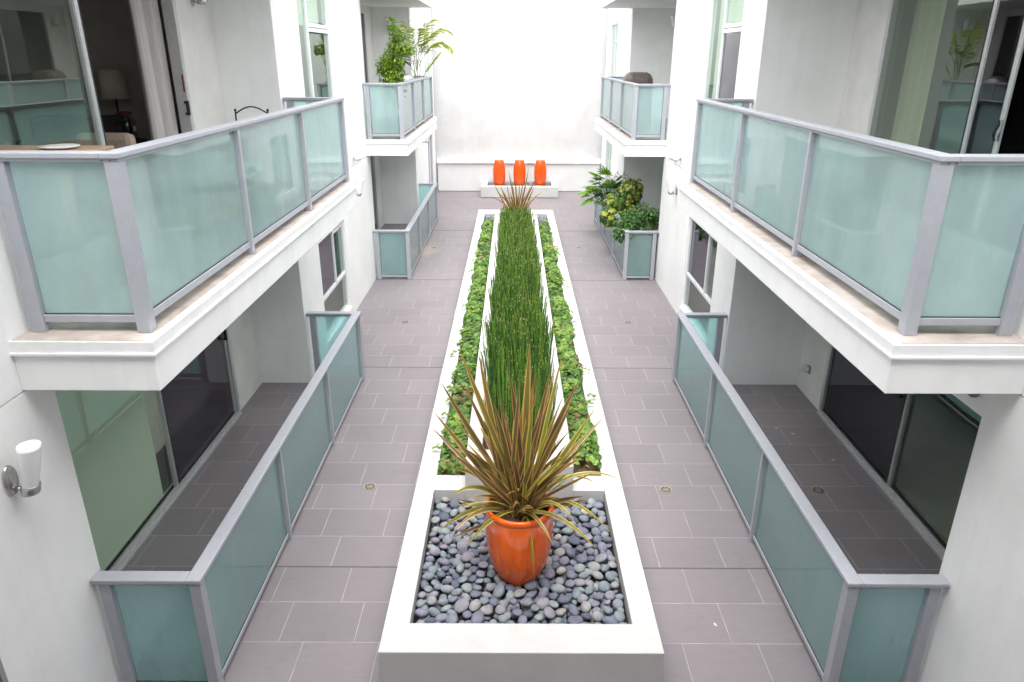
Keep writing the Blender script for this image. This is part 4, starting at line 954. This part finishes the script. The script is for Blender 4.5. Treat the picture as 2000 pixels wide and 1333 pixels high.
b.f.append(tuple((len(prof2) - 1) * K + i for i in range(K))); b.build('cover', M['cover'], bq, True)
for dx in (-0.28, 0.28): l = MB(); l.lathe([(0.01, 0), (0.05, 0), (0.05, 0.03), (0.01, 0.03)], (0, 0, 0), 20); l.v = [(2.92 + dx + z, 18.0 + x, Z1 + 0.055 + y) for x, y, z in l.v]; l.build('wheel', M['gasket'], bq, True)

# shrubs on the far right patio
def potted(x, y, h, r, label, m):
    p = thing('plant_pot', (x, y, 0), label, 'pot', 'pots behind the far patio glass')
    MB().lathe([(r * 0.65, 0.005), (r * 0.72, 0.03), (r * 0.95, h - 0.06), (r, h - 0.05), (r, h), (r * 0.9, h), (r * 0.88, h - 0.06)], (x, y, 0), 32, True, True).build('pot_body', M[m], p, True); return p
s1 = thing('lobed_leaf_plant', (2.72, 20.4, 0.5), 'dark green plant with finger lobed leaves reaching out toward the far wall', 'plant', 'shrubs along the far patio railing')
mb, st = MB(), MB()
def palmate(c, d, ln, q, lobes=9):
    d = d.normalized(); w = d.cross(Vector((0, 0, 1))); w = w.normalized() if w.length > 1e-3 else Vector((1, 0, 0)); up = w.cross(d)
    for k in range(lobes):
        a = (k - (lobes - 1) / 2) * 0.34; dd = d * math.cos(a) + w * math.sin(a)
        mb.leaf(c, dd, up, ln * (1 - 0.25 * abs(a)), ln * 0.15, cl(q + random.gauss(0, 0.08)), 0.2, 0.28)
for k in range(60):
    a = U(0, 6.28); e = U(-0.15, 1.2); r_ = U(0.25, 0.62)
    o = Vector((math.cos(a) * math.cos(e), math.sin(a) * math.cos(e), math.sin(e)))
    p = Vector((2.62, 20.3, 1.12)) + Vector((o.x * r_, o.y * r_ * 0.9, o.z * r_ * 0.95)); st.tube([(2.66, 20.35, 0.6), tuple((Vector((2.66, 20.35, 0.9)) + p) / 2), tuple(p)], [0.009, 0.007, 0.004], 5, False)
    palmate(p, o + Vector((-0.15, -0.2, -0.35)), U(0.18, 0.30), cl(0.25 + 0.55 * o.z + random.gauss(0, 0.15)))
for (x, y, z, dx, dz) in ((2.30, 20.2, 1.42, -1, 0.25), (2.15, 20.3, 1.30, -1, 0.0), (2.42, 20.3, 1.68, -0.6, 0.5), (2.6, 20.4, 1.72, -0.2, 0.6), (2.2, 20.2, 1.10, -1, -0.3)):
    st.tube([(2.66, 20.35, 0.8), (x + .15, y, z - .1), (x, y, z)], [0.01, 0.008, 0.005], 5, False); palmate(Vector((x, y, z)), Vector((dx, -0.25, dz)), 0.42, 0.9, 9)
shrub(mb, st, [((2.75, 20.1, 1.2), (0.38, 0.4, 0.42), 1.0), ((3.0, 20.3, 1.45), (0.26, 0.3, 0.35), 0.5)], 0.10, 0.022, 420, (2.7, 20.3, 0.6), lambda o, r: cl(0.2 + random.gauss(0, 0.15)), 0.1, 10)
mb.build('leaves', M['fern'], s1); st.build('stems', M['palmstem'], s1, True)
potted(2.78, 20.35, 0.55, 0.24, 'brown pot under the finger leaved plant behind the patio glass', 'terra')
s2 = thing('variegated_shrub', (2.86, 18.5, 0.5), 'yellow and green variegated shrub in the middle of the patio plants', 'plant', 'shrubs along the far patio railing')
mb, st = MB(), MB()
def whorl(c, nrm, ln, q):
    nrm = nrm.normalized(); t = nrm.orthogonal().normalized(); b_ = nrm.cross(t); a0 = U(0, 6.28)
    for k in range(7):
        a = a0 + 2 * PI * k / 7; mb.leaf(c, t * math.cos(a) + b_ * math.sin(a) - nrm * 0.25, nrm, ln * U(0.85, 1.1), ln * 0.46, cl(q + random.gauss(0, 0.16)), 0.15, 0.2)
for (c, rad, n_) in (((2.78, 18.5, 1.30), (0.50, 0.52, 0.42), 250), ((3.0, 18.4, 1.66), (0.32, 0.34, 0.34), 120), ((2.46, 18.1, 1.05), (0.30, 0.32, 0.28), 90)):
    for _ in range(n_):
        a = U(0, 6.28); ce = U(-0.75, 1); s_ = math.sqrt(1 - ce * ce); rr = R() ** 0.35
        o = Vector((s_ * math.cos(a), s_ * math.sin(a), ce)); p = Vector(c) + Vector((o.x * rad[0], o.y * rad[1], o.z * rad[2])) * rr
        whorl(p, o * 0.9 + Vector((0, -0.25, 0.6)), U(0.085, 0.13), 0.60 if R() < 0.36 else 0.20)
        if R() < 0.4: st.tube([(2.84, 18.5, 0.6), tuple((Vector((2.84, 18.5, 0.9)) + p) / 2), tuple(p)], [0.008, 0.006, 0.003], 5, False)
mb.build('leaves', M['variegated'], s2); st.build('stems', M['stem'], s2, True)
potted(2.88, 18.5, 0.55, 0.25, 'brown pot under the variegated shrub behind the patio glass', 'terra')
s3 = thing('weeping_fig', (2.9, 16.75, 0.5), 'dark glossy drooping shrub spilling over the corner of the far patio railing', 'plant', 'shrubs along the far patio railing')
mb, st = MB(), MB()
shrub(mb, st, [((3.02, 16.6, 1.40), (0.38, 0.36, 0.24), 1.5), ((2.70, 16.5, 1.28), (0.36, 0.32, 0.26), 1.4), ((2.47, 16.35, 1.05), (0.18, 0.2, 0.22), 0.7), ((3.25, 16.65, 1.28), (0.2, 0.25, 0.2), 0.5), ((2.68, 16.1, 1.08), (0.16, 0.12, 0.12), 0.25), ((3.02, 16.1, 1.12), (0.12, 0.1, 0.10), 0.15)], 0.078, 0.042, 430, (2.92, 16.75, 0.65), lambda o, r: cl(0.4 + 0.35 * (o.z / r[2]) + random.gauss(0, 0.22)), 0.55, 12)
mb.build('leaves', M['ficus_dark'], s3); st.build('stems', M['stem'], s3, True)
potted(2.9, 16.75, 0.72, 0.23, 'reddish brown pot under the drooping shrub behind the corner glass', 'terra')

# ------------------------------------------------------------------ wall lamps
def sconce(x, y, z, n, label, axis='x'):
    """z: bottom of the cup; n: sign of the wall normal along the axis"""
    root = thing('wall_lamp', (x, y, z), label, 'lamp', 'white glass wall lamps')
    def place(mb, shift):
        v = []
        for a, b, c in mb.v:
            a += shift * c                                          # a = out of the wall, b = along the wall
            if axis == 'x': v.append((x + n * a, y + b, z + c))
            else: v.append((x + b, y + n * a, z + c))
        mb.v = v; return mb
    p = MB(); K_ = 32
    for (s_, t) in ((1.0, 0.0), (1.0, 0.012), (0.93, 0.02), (0.5, 0.026), (0.02, 0.027)):
        for i in range(K_): a = 2 * PI * i / K_; p.v.append((t, 0.062 * s_ * math.cos(a), 0.09 + 0.105 * s_ * math.sin(a)))
    for j_ in range(4):
        for i in range(K_): k = (i + 1) % K_; p.f.append((j_ * K_ + i, j_ * K_ + k, (j_ + 1) * K_ + k, (j_ + 1) * K_ + i))
    place(p, 0).build('backplate', M['steel'], root, True)
    a = MB().tube([(0.02, 0, 0.03), (0.07, 0, 0.03)], 0.012, 10); place(a, 0).build('arm', M['steel'], root, True)
    c = MB().lathe([(0.02, 0.0), (0.052, 0.0), (0.056, 0.006), (0.058, 0.06), (0.054, 0.062), (0.05, 0.05)], (0.115, 0, 0), 36, True, True); place(c, 0.2).build('cup', M['steel'], root, True)
    s_ = MB(); K_ = 40; rows = 10; z0_ = 0.055
    for j_ in range(rows + 1):
        t = j_ / rows; r_ = 0.047 + 0.020 * math.sin(t * PI * 0.5)
        for i in range(K_):
            an = 2 * PI * i / K_; zt = 0.345
            s_.v.append((0.115 + r_ * math.cos(an), r_ * math.sin(an), z0_ + (zt - z0_) * t))
    b_ = len(s_.v)
    for i in range(K_): an = 2 * PI * i / K_; s_.v.append((0.115 + 0.062 * math.cos(an), 0.062 * math.sin(an), 0.338))
    for j_ in range(rows + 1):
        for i in range(K_): k = (i + 1) % K_; s_.f.append((j_ * K_ + i, j_ * K_ + k, (j_ + 1) * K_ + k, (j_ + 1) * K_ + i))
    s_.f.append(tuple(b_ + i for i in range(K_)))
    place(s_, 0.2).build('shade', M['opal'], root, True)
    return root
sconce(XL, 3.885, 2.215, 1, 'large white glass wall lamp with an oval steel plate below the near balcony corner')
sconce(XL, 14.25, 2.22, 1, 'white wall lamp beside the end of the near balcony, under the single security light')
sconce(XR, 14.55, 2.22, -1, 'white wall lamp beside the end of the near balcony, under the twin security lights')
sconce(DR, 21.25, 5.48, -1, 'white wall lamp in the upper recess above the covered grill')
sconce(-3.47, 21.85, 5.43, -1, 'white wall lamp half hidden behind the leafy shrub on the balcony', 'y')
sconce(DL, 9.72, 5.37, 1, 'wall lamp cut off at the top edge, in the recess beside the curtained door')
sconce(-2.9, 23.75, 2.2, 1, 'wall lamp of which only the steel cup shows under the far balcony')
dl = thing('ceiling_light', (3.285, 4.62, 2.6), 'small round steel light just under the near balcony slab', 'light')
q = MB().lathe([(0.02, 0), (0.055, 0.0), (0.065, 0.01), (0.065, 0.03), (0.045, 0.055), (0.01, 0.065)], (0, 0, 0), 32, True, True); q.v = [(3.285 - z, 4.63 + x, 2.62 + y) for x, y, z in q.v]; q.build('housing', M['alu_dark'], dl, True)

# security lights
def spot(x, y, z, n, label):
    r = thing('security_light', (x, y, z), label, 'light', 'small security lights')
    p = MB().lathe([(0.055, 0), (0.055, 0.02), (0.03, 0.03)], (0, 0, 0), 24); p.v = [(x + n * c, y + a, z + 0.10 + b) for a, b, c in p.v]; p.build('base', M['plastic'], r, True)
    a = MB().tube([(x + n * 0.02, y, z + 0.10), (x + n * 0.06, y, z + 0.09)], 0.014, 8); a.build('arm', M['plastic'], r, True)
    d = Vector((n * 0.35, -0.15, -0.9)).normalized(); rot = Vector((0, 0, 1)).rotation_difference(d).to_matrix()
    h_ = MB().lathe([(0.02, -0.085), (0.048, -0.07), (0.068, -0.03), (0.072, 0.01), (0.062, 0.045), (0.045, 0.06), (0.04, 0.05)], (x + n * 0.09, y, z + 0.07), 28, True, True, rot); h_.build('lamp_head', M['plastic'], r, True)
    l_ = MB().lathe([(0.042, 0.052), (0.02, 0.054)], (x + n * 0.09, y, z + 0.07), 20, True, True, rot); l_.build('lens', M['gasket'], r)
    return r
spot(XL, 14.55, 2.85, 1, 'single white security light beside the pale balcony glass, above a wall lamp')
spot(XR, 14.85, 2.85, -1, 'white security light of the pair, the one nearer the far wall')
spot(XR, 14.45, 2.87, -1, 'white security light of the pair, the one nearer the viewer')

# outlet with an open cover
ot = thing('outlet', (DR, 9.93, 0.44), 'grey wall outlet with its clear cover flipped open in the patio recess', 'outlet')
w = MB(); w.box(DR - 0.03, DR, 9.87, 9.95, 0.38, 0.50); w.build('box', M['grey_plastic'], ot, bevel=0.004)
w = MB(); w.box(DR - 0.033, DR - 0.03, 9.89, 9.93, 0.41, 0.47); w.build('socket', M['plastic'], ot)
w = MB(); w.box(DR - 0.10, DR - 0.03, 9.955, 9.962, 0.375, 0.505); w.build('lid', M['plastic'], ot, bevel=0.002)

# floor drains
def drain(x, y, label):
    r = thing('floor_drain', (x, y, 0), label, 'drain', 'round bronze floor drains')
    MB().lathe([(0.062, 0.0015), (0.001, 0.0016)], (x, y, 0), 32, False, False).build('shaft', M['hole'], r)
    g = MB(); R0 = 0.072
    g.lathe([(0.060, 0.001), (R0, 0.001), (R0, 0.005), (0.060, 0.005), (0.060, 0.001)], (x, y, 0), 40, False, False)
    for rr in (0.038, 0.018): g.lathe([(rr - 0.003, 0.0018), (rr + 0.003, 0.0018), (rr + 0.003, 0.0048), (rr - 0.003, 0.0048), (rr - 0.003, 0.0018)], (x, y, 0), 28, False, False)
    for k in range(8):
        a = k * PI / 4; c, s_ = math.cos(a), math.sin(a); t = 0.0035
        P = [(0.006, -t), (0.061, -t), (0.061, t), (0.006, t)]; b0 = len(g.v)
        for zz in (0.0016, 0.0046): g.v += [(x + u * c - v * s_, y + u * s_ + v * c, zz) for u, v in P]
        g.f += [tuple(b0 + i for i in q) for q in ((4, 5, 6, 7), (0, 1, 5, 4), (1, 2, 6, 5), (2, 3, 7, 6), (3, 0, 4, 7))]
    g.build('grate', M['bronze'], r)
    return r
for (x, y, l) in ((-1.70, 7.37, 'round drain in the walkway between the large wall lamp patio and the flax pot'), (-2.09, 13.10, 'round drain in the walkway below the near balcony end with one security light'), (-2.12, 18.93, 'round drain beside the bare far patio railing, with a tan stain'),
    (-3.17, 7.33, 'round drain inside the shaded patio, half hidden by the railing cap'), (1.83, 7.33, 'round drain in the walkway between the flax pot and the outlet patio'), (2.24, 13.13, 'round drain in the walkway below the near balcony end with twin security lights'),
    (1.77, 18.98, 'round drain in the far walkway beside the leafy shrubs'), (3.645, 7.33, 'round drain inside the shaded patio with scraps of dry leaf')): drain(x, y, l)

# petals and scraps
def scrap(x, y, z, s, m, name, label, cat, group=None):
    k = MB(); a = U(0, 6.28)
    k.leaf(Vector((x, y, z)), Vector((math.cos(a), math.sin(a), 0.25)), Vector((0, 0, 1)), s, s * 0.75, 0.5, 0.4, 0.1); k.r = []
    k.leaf(Vector((x, y, z)), Vector((math.cos(a + 2), math.sin(a + 2), 0.3)), Vector((0, 0, 1)), s * 0.9, s * 0.7, 0.5, 0.4, 0.1); k.r = []
    o = k.build(name, M[m]); tag(o, label, cat, group)
for (x, y, l) in ((-0.73, 14.85, 'lone magenta petal on the ivy beside the bare side walkway'), (1.0, 17.99, 'magenta petal on the ivy farthest from the viewer'), (1.0, 17.09, 'magenta petal on the ivy next nearest the far drain'), (0.97, 10.16, 'magenta petal topmost of the cluster on the planter rim'), (1.02, 9.86, 'magenta petal on the outer rim of the ivy cluster'), (0.92, 10.04, 'magenta petal deepest in the ivy cluster')):
    scrap(x, y, 0.50, 0.06, 'petal', 'petal', l, 'petal', 'magenta petals on the ivy')
for (x, y, l) in ((3.65, 8.85, 'small pale scrap of leaf on the dark patio tiles by the glass'), (3.83, 8.69, 'longer pale leaf scrap in the middle of the dark patio'), (4.1, 8.01, 'tiny leaf scrap on the dark patio beside the door track'), (1.84, 5.13, 'tiny pale petal on the walkway tile beside the front planter corner')):
    scrap(x, y, 0.006, 0.028, 'dryleaf', 'leaf_scrap', l, 'leaf', 'pale leaf scraps on the tiles')

# ------------------------------------------------------------------ balcony furniture and what shows through the open door
def bistro_chair(x, y, z, rz, label):
    r = thing('bistro_chair', (x, y, z), label, 'chair', 'black iron bistro chairs', rz)
    def pc(mb, name, m='iron', sm=True):
        o = mb.build(name, M[m], None, sm); o.parent = r; return o
    w = 0.205
    for sx in (-w, w):
        pc(MB().tube([(sx, 0.2, 0), (sx, 0.2, 0.5), (sx, 0.25, 1.02)], 0.011, 8), 'leg'); pc(MB().tube([(sx, -0.2, 0), (sx, -0.18, 0.45)], 0.011, 8), 'leg')
    arch = [(-w + 2 * w * t, 0.25, 0.985 + 0.085 * math.sin(PI * t)) for t in [i / 12 for i in range(13)]]
    b = MB(); b.tube(arch, 0.009, 8)
    for zz in (0.90, 0.72): b.tube([(-w, 0.243, zz), (w, 0.243, zz)], 0.008, 8)
    for k in range(6): xx = -w + 2 * w * (k + 0.5) / 6; b.tube([(xx, 0.242, 0.72), (xx, 0.243, 0.90)], 0.008, 6)
    for sx in (-w, w): b.lathe([(0.003, 1.01), (0.015, 1.02), (0.017, 1.032), (0.008, 1.045)], (sx, 0.252, 0), 12)
    pc(b, 'backrest'); pc(MB().box(-w - 0.01, w + 0.01, -0.2, 0.2, 0.45, 0.475), 'seat', 'iron', False)
    return r
bistro_chair(-3.32, 9.3, Z1, 0.0, 'black iron chair with an arched back showing above the balcony rail')
bistro_chair(-2.87, 7.2, Z1, -PI / 2, 'black iron chair behind the frosted balcony glass facing the other one')
tb = thing('bistro_table', (-3.05, 8.3, Z1), 'round tan topped bistro table behind the frosted glass between two chairs', 'table')
MB().lathe([(0.02, Z1 + .71), (0.34, Z1 + .71), (0.35, Z1 + .72), (0.35, Z1 + .74), (0.34, Z1 + .745)], (-3.05, 8.3, 0), 48, True, True).build('table_top', M['wood'], tb, True)
MB().tube([(-3.05, 8.3, Z1 + .03), (-3.05, 8.3, Z1 + .71)], 0.025, 12).build('pedestal', M['iron'], tb, True)
MB().lathe([(0.22, Z1 + .005), (0.21, Z1 + .02), (0.03, Z1 + .05)], (-3.05, 8.3, 0), 32, True, True).build('base', M['iron'], tb, True)
t2 = thing('bar_table', (-3.2, 5.1, Z1), 'brown wooden bar table whose top just clears the near balcony rail', 'table')
MB().box(-3.8, -2.92, 4.78, 5.42, Z1 + 1.025, Z1 + 1.06).build('table_top', M['wood'], t2, bevel=0.006)
for sx in (-3.72, -3.0):
    for sy in (4.86, 5.34): MB().box(sx - .03, sx + .03, sy - .03, sy + .03, Z1, Z1 + 1.025).build('leg', M['wood'], t2, bevel=0.004)
pt = MB().lathe([(0.02, Z1 + 1.061), (0.09, Z1 + 1.062), (0.13, Z1 + 1.077), (0.128, Z1 + 1.081), (0.08, Z1 + 1.068), (0.02, Z1 + 1.067)], (-3.2, 5.22, 0), 40, True, True).build('plate', M['plate'], None, True)
tag(pt, 'white plate lying on the brown bar table on the near balcony', 'plate')
cu = MB(); rows, cols = 14, 70
for j_ in range(rows + 1):
    t = j_ / rows; z = Z1 + 0.03 + t * 2.6
    for i in range(cols + 1):
        u = i / cols; y = 8.50 + u * (0.62 + 0.05 * math.sin(t * 3))
        x = -4.14 + (0.045 + 0.012 * math.sin(t * 4 + u * 3)) * math.sin(u * 6.5 * PI + 0.5 * math.sin(t * 2.2)) + 0.02 * math.sin(u * 31)
        cu.v.append((x, y, z))
for j_ in range(rows):
    for i in range(cols): a = j_ * (cols + 1) + i; cu.f.append((a, a + 1, a + cols + 2, a + cols + 1))
co = cu.build('curtain', M['curtain'], None, True); md = co.modifiers.new('thick', 'SOLIDIFY'); md.thickness = 0.004
tag(co, 'grey floor length curtain drawn to the side of the open balcony door', 'curtain')
cu = MB()
for j_ in range(rows + 1):
    t = j_ / rows; z = Z1 + 0.03 + t * 2.6
    for i in range(cols + 1):
        u = i / cols; cu.v.append((4.74 + 0.03 * math.sin(u * 5 * PI + 0.3 * math.sin(3 * t)), 8.72 + u * 0.62, z))
for j_ in range(rows):
    for i in range(cols): a = j_ * (cols + 1) + i; cu.f.append((a, a + 1, a + cols + 2, a + cols + 1))
co = cu.build('curtain', M['curtain_b'], None, True); md = co.modifiers.new('thick', 'SOLIDIFY'); md.thickness = 0.004
tag(co, 'beige curtain hanging behind the closed green sliding door', 'curtain')
ac = thing('armchair', (-4.6, 8.6, Z1), 'tan upholstered armchair inside the open balcony door', 'armchair')
MB().box(-4.92, -4.27, 8.3, 8.95, Z1 + .12, Z1 + .45).build('seat', M['armchair'], ac, bevel=0.06); MB().box(-4.92, -4.27, 8.3, 8.46, Z1 + .45, Z1 + .86).build('backrest', M['armchair'], ac, bevel=0.07)
for sx in (-4.87, -4.32):
    for sy in (8.36, 8.88): MB().box(sx - .02, sx + .02, sy - .02, sy + .02, Z1, Z1 + .12).build('leg', M['iron'], ac)
sf = thing('sofa', (-5.8, 9.2, Z1), 'dark sofa in the unlit room behind the open door', 'sofa')
MB().box(-6.2, -5.0, 9.05, 9.85, Z1 + .1, Z1 + .45).build('seat', M['sofa'], sf, bevel=0.06); MB().box(-6.2, -5.0, 9.55, 9.85, Z1 + .45, Z1 + .95).build('backrest', M['sofa'], sf, bevel=0.07)
for sx in (-6.3, -4.9): MB().box(sx - .1, sx + .1, 9.05, 9.85, Z1 + .1, Z1 + .65).build('armrest', M['sofa'], sf, bevel=0.05)
lp = thing('table_lamp', (-5.2, 9.7, Z1), 'table lamp with a pale drum shade in the dark room beside the curtain', 'lamp')
MB().lathe([(0.17, Z1 + 1.15), (0.15, Z1 + 1.5)], (-5.1, 9.72, 0), 32, True, True).build('lamp_shade', M['lampshade'], lp, True); MB().lathe([(0.09, Z1), (0.09, Z1 + .02), (0.015, Z1 + .05), (0.012, Z1 + 1.2)], (-5.1, 9.72, 0), 20, True, True).build('stand', M['iron'], lp, True)
dc = thing('drink_dispenser', (-4.78, 9.25, Z1), 'clear glass drink dispenser with a red lid on a small stand inside the open door', 'dispenser')
MB().lathe([(0.05, Z1 + .72), (0.10, Z1 + .73), (0.11, Z1 + .78), (0.105, Z1 + .92), (0.07, Z1 + .97), (0.075, Z1 + 1.0)], (-4.78, 9.25, 0), 28, True, True).build('jar', M['clearjar'], dc, True)
MB().lathe([(0.08, Z1 + 1.0), (0.085, Z1 + 1.02), (0.02, Z1 + 1.035)], (-4.78, 9.25, 0), 24, True, True).build('lid', M['red'], dc, True)
w = MB(); w.lathe([(0.12, Z1 + .70), (0.12, Z1 + .72)], (-4.78, 9.25, 0), 24); w.tube([(-4.78, 9.25, Z1), (-4.78, 9.25, Z1 + .70)], 0.02, 8); w.build('stand', M['iron'], dc)
w = MB(); w.box(-4.675, -4.67, 9.19, 9.25, Z1 + .80, Z1 + .86); w.build('tag', M['plate'], dc)

# ------------------------------------------------------------------ camera
F = 1407.3; rp, rr_, ry = math.radians(21.602), math.radians(-0.199), math.radians(-0.0596)
fw = Vector((math.sin(ry) * math.cos(rp), math.cos(ry) * math.cos(rp), -math.sin(rp))); rt = Vector((math.cos(ry), -math.sin(ry), 0)); dn = fw.cross(rt)
c_, s_ = math.cos(rr_), math.sin(rr_); rt, dn = rt * c_ + dn * s_, dn * c_ - rt * s_
cam = bpy.data.cameras.new('camera'); co_ = bpy.data.objects.new('camera', cam); col.objects.link(co_)
mw = Matrix((rt, -dn, -fw)).transposed().to_4x4(); mw.translation = (0, 0, 4.8); co_.matrix_world = mw
cam.sensor_width = 36; cam.lens = F / 2000 * 36; cam.clip_start = 0.1; cam.clip_end = 2000
sc.camera = co_

# ------------------------------------------------------------------ light: bright overcast
EL, AZ = math.radians(72), math.radians(184)                       # sun high, behind the viewer
wd_ = bpy.data.worlds.new('World'); sc.world = wd_; wd_.use_nodes = True
nt = wd_.node_tree; bg = nt.nodes['Background']
sky = nt.nodes.new('ShaderNodeTexSky'); sky.sky_type = 'NISHITA'; sky.sun_disc = False; sky.sun_elevation = EL; sky.sun_rotation = AZ; sky.air_density = 1.0; sky.dust_density = 4.0; sky.ozone_density = 1.0
hs = nt.nodes.new('ShaderNodeHueSaturation'); hs.inputs['Saturation'].default_value = 0.16
nt.links.new(sky.outputs[0], hs.inputs['Color']); nt.links.new(hs.outputs[0], bg.inputs[0]); bg.inputs[1].default_value = 0.15
sun = bpy.data.lights.new('sun', 'SUN'); sun.energy = 1.0; sun.angle = math.radians(135); sun.color = (1.0, 0.975, 0.94)
so = bpy.data.objects.new('sun', sun); col.objects.link(so)
sd = Vector((math.sin(AZ) * math.cos(EL), math.cos(AZ) * math.cos(EL), math.sin(EL)))
so.rotation_euler = (-sd).to_track_quat('-Z', 'Y').to_euler(); so.location = (0, 0, 20)
sc.view_settings.view_transform = 'Standard'; sc.view_settings.look = 'None'; sc.view_settings.gamma = 1
sc.view_settings.exposure = 2.0
sc.cycles.max_bounces = 18; sc.cycles.diffuse_bounces = 12; sc.cycles.glossy_bounces = 6; sc.cycles.transmission_bounces = 8; sc.cycles.transparent_max_bounces = 16
sc.cycles.use_denoising = True; sc.cycles.sample_clamp_indirect = 4
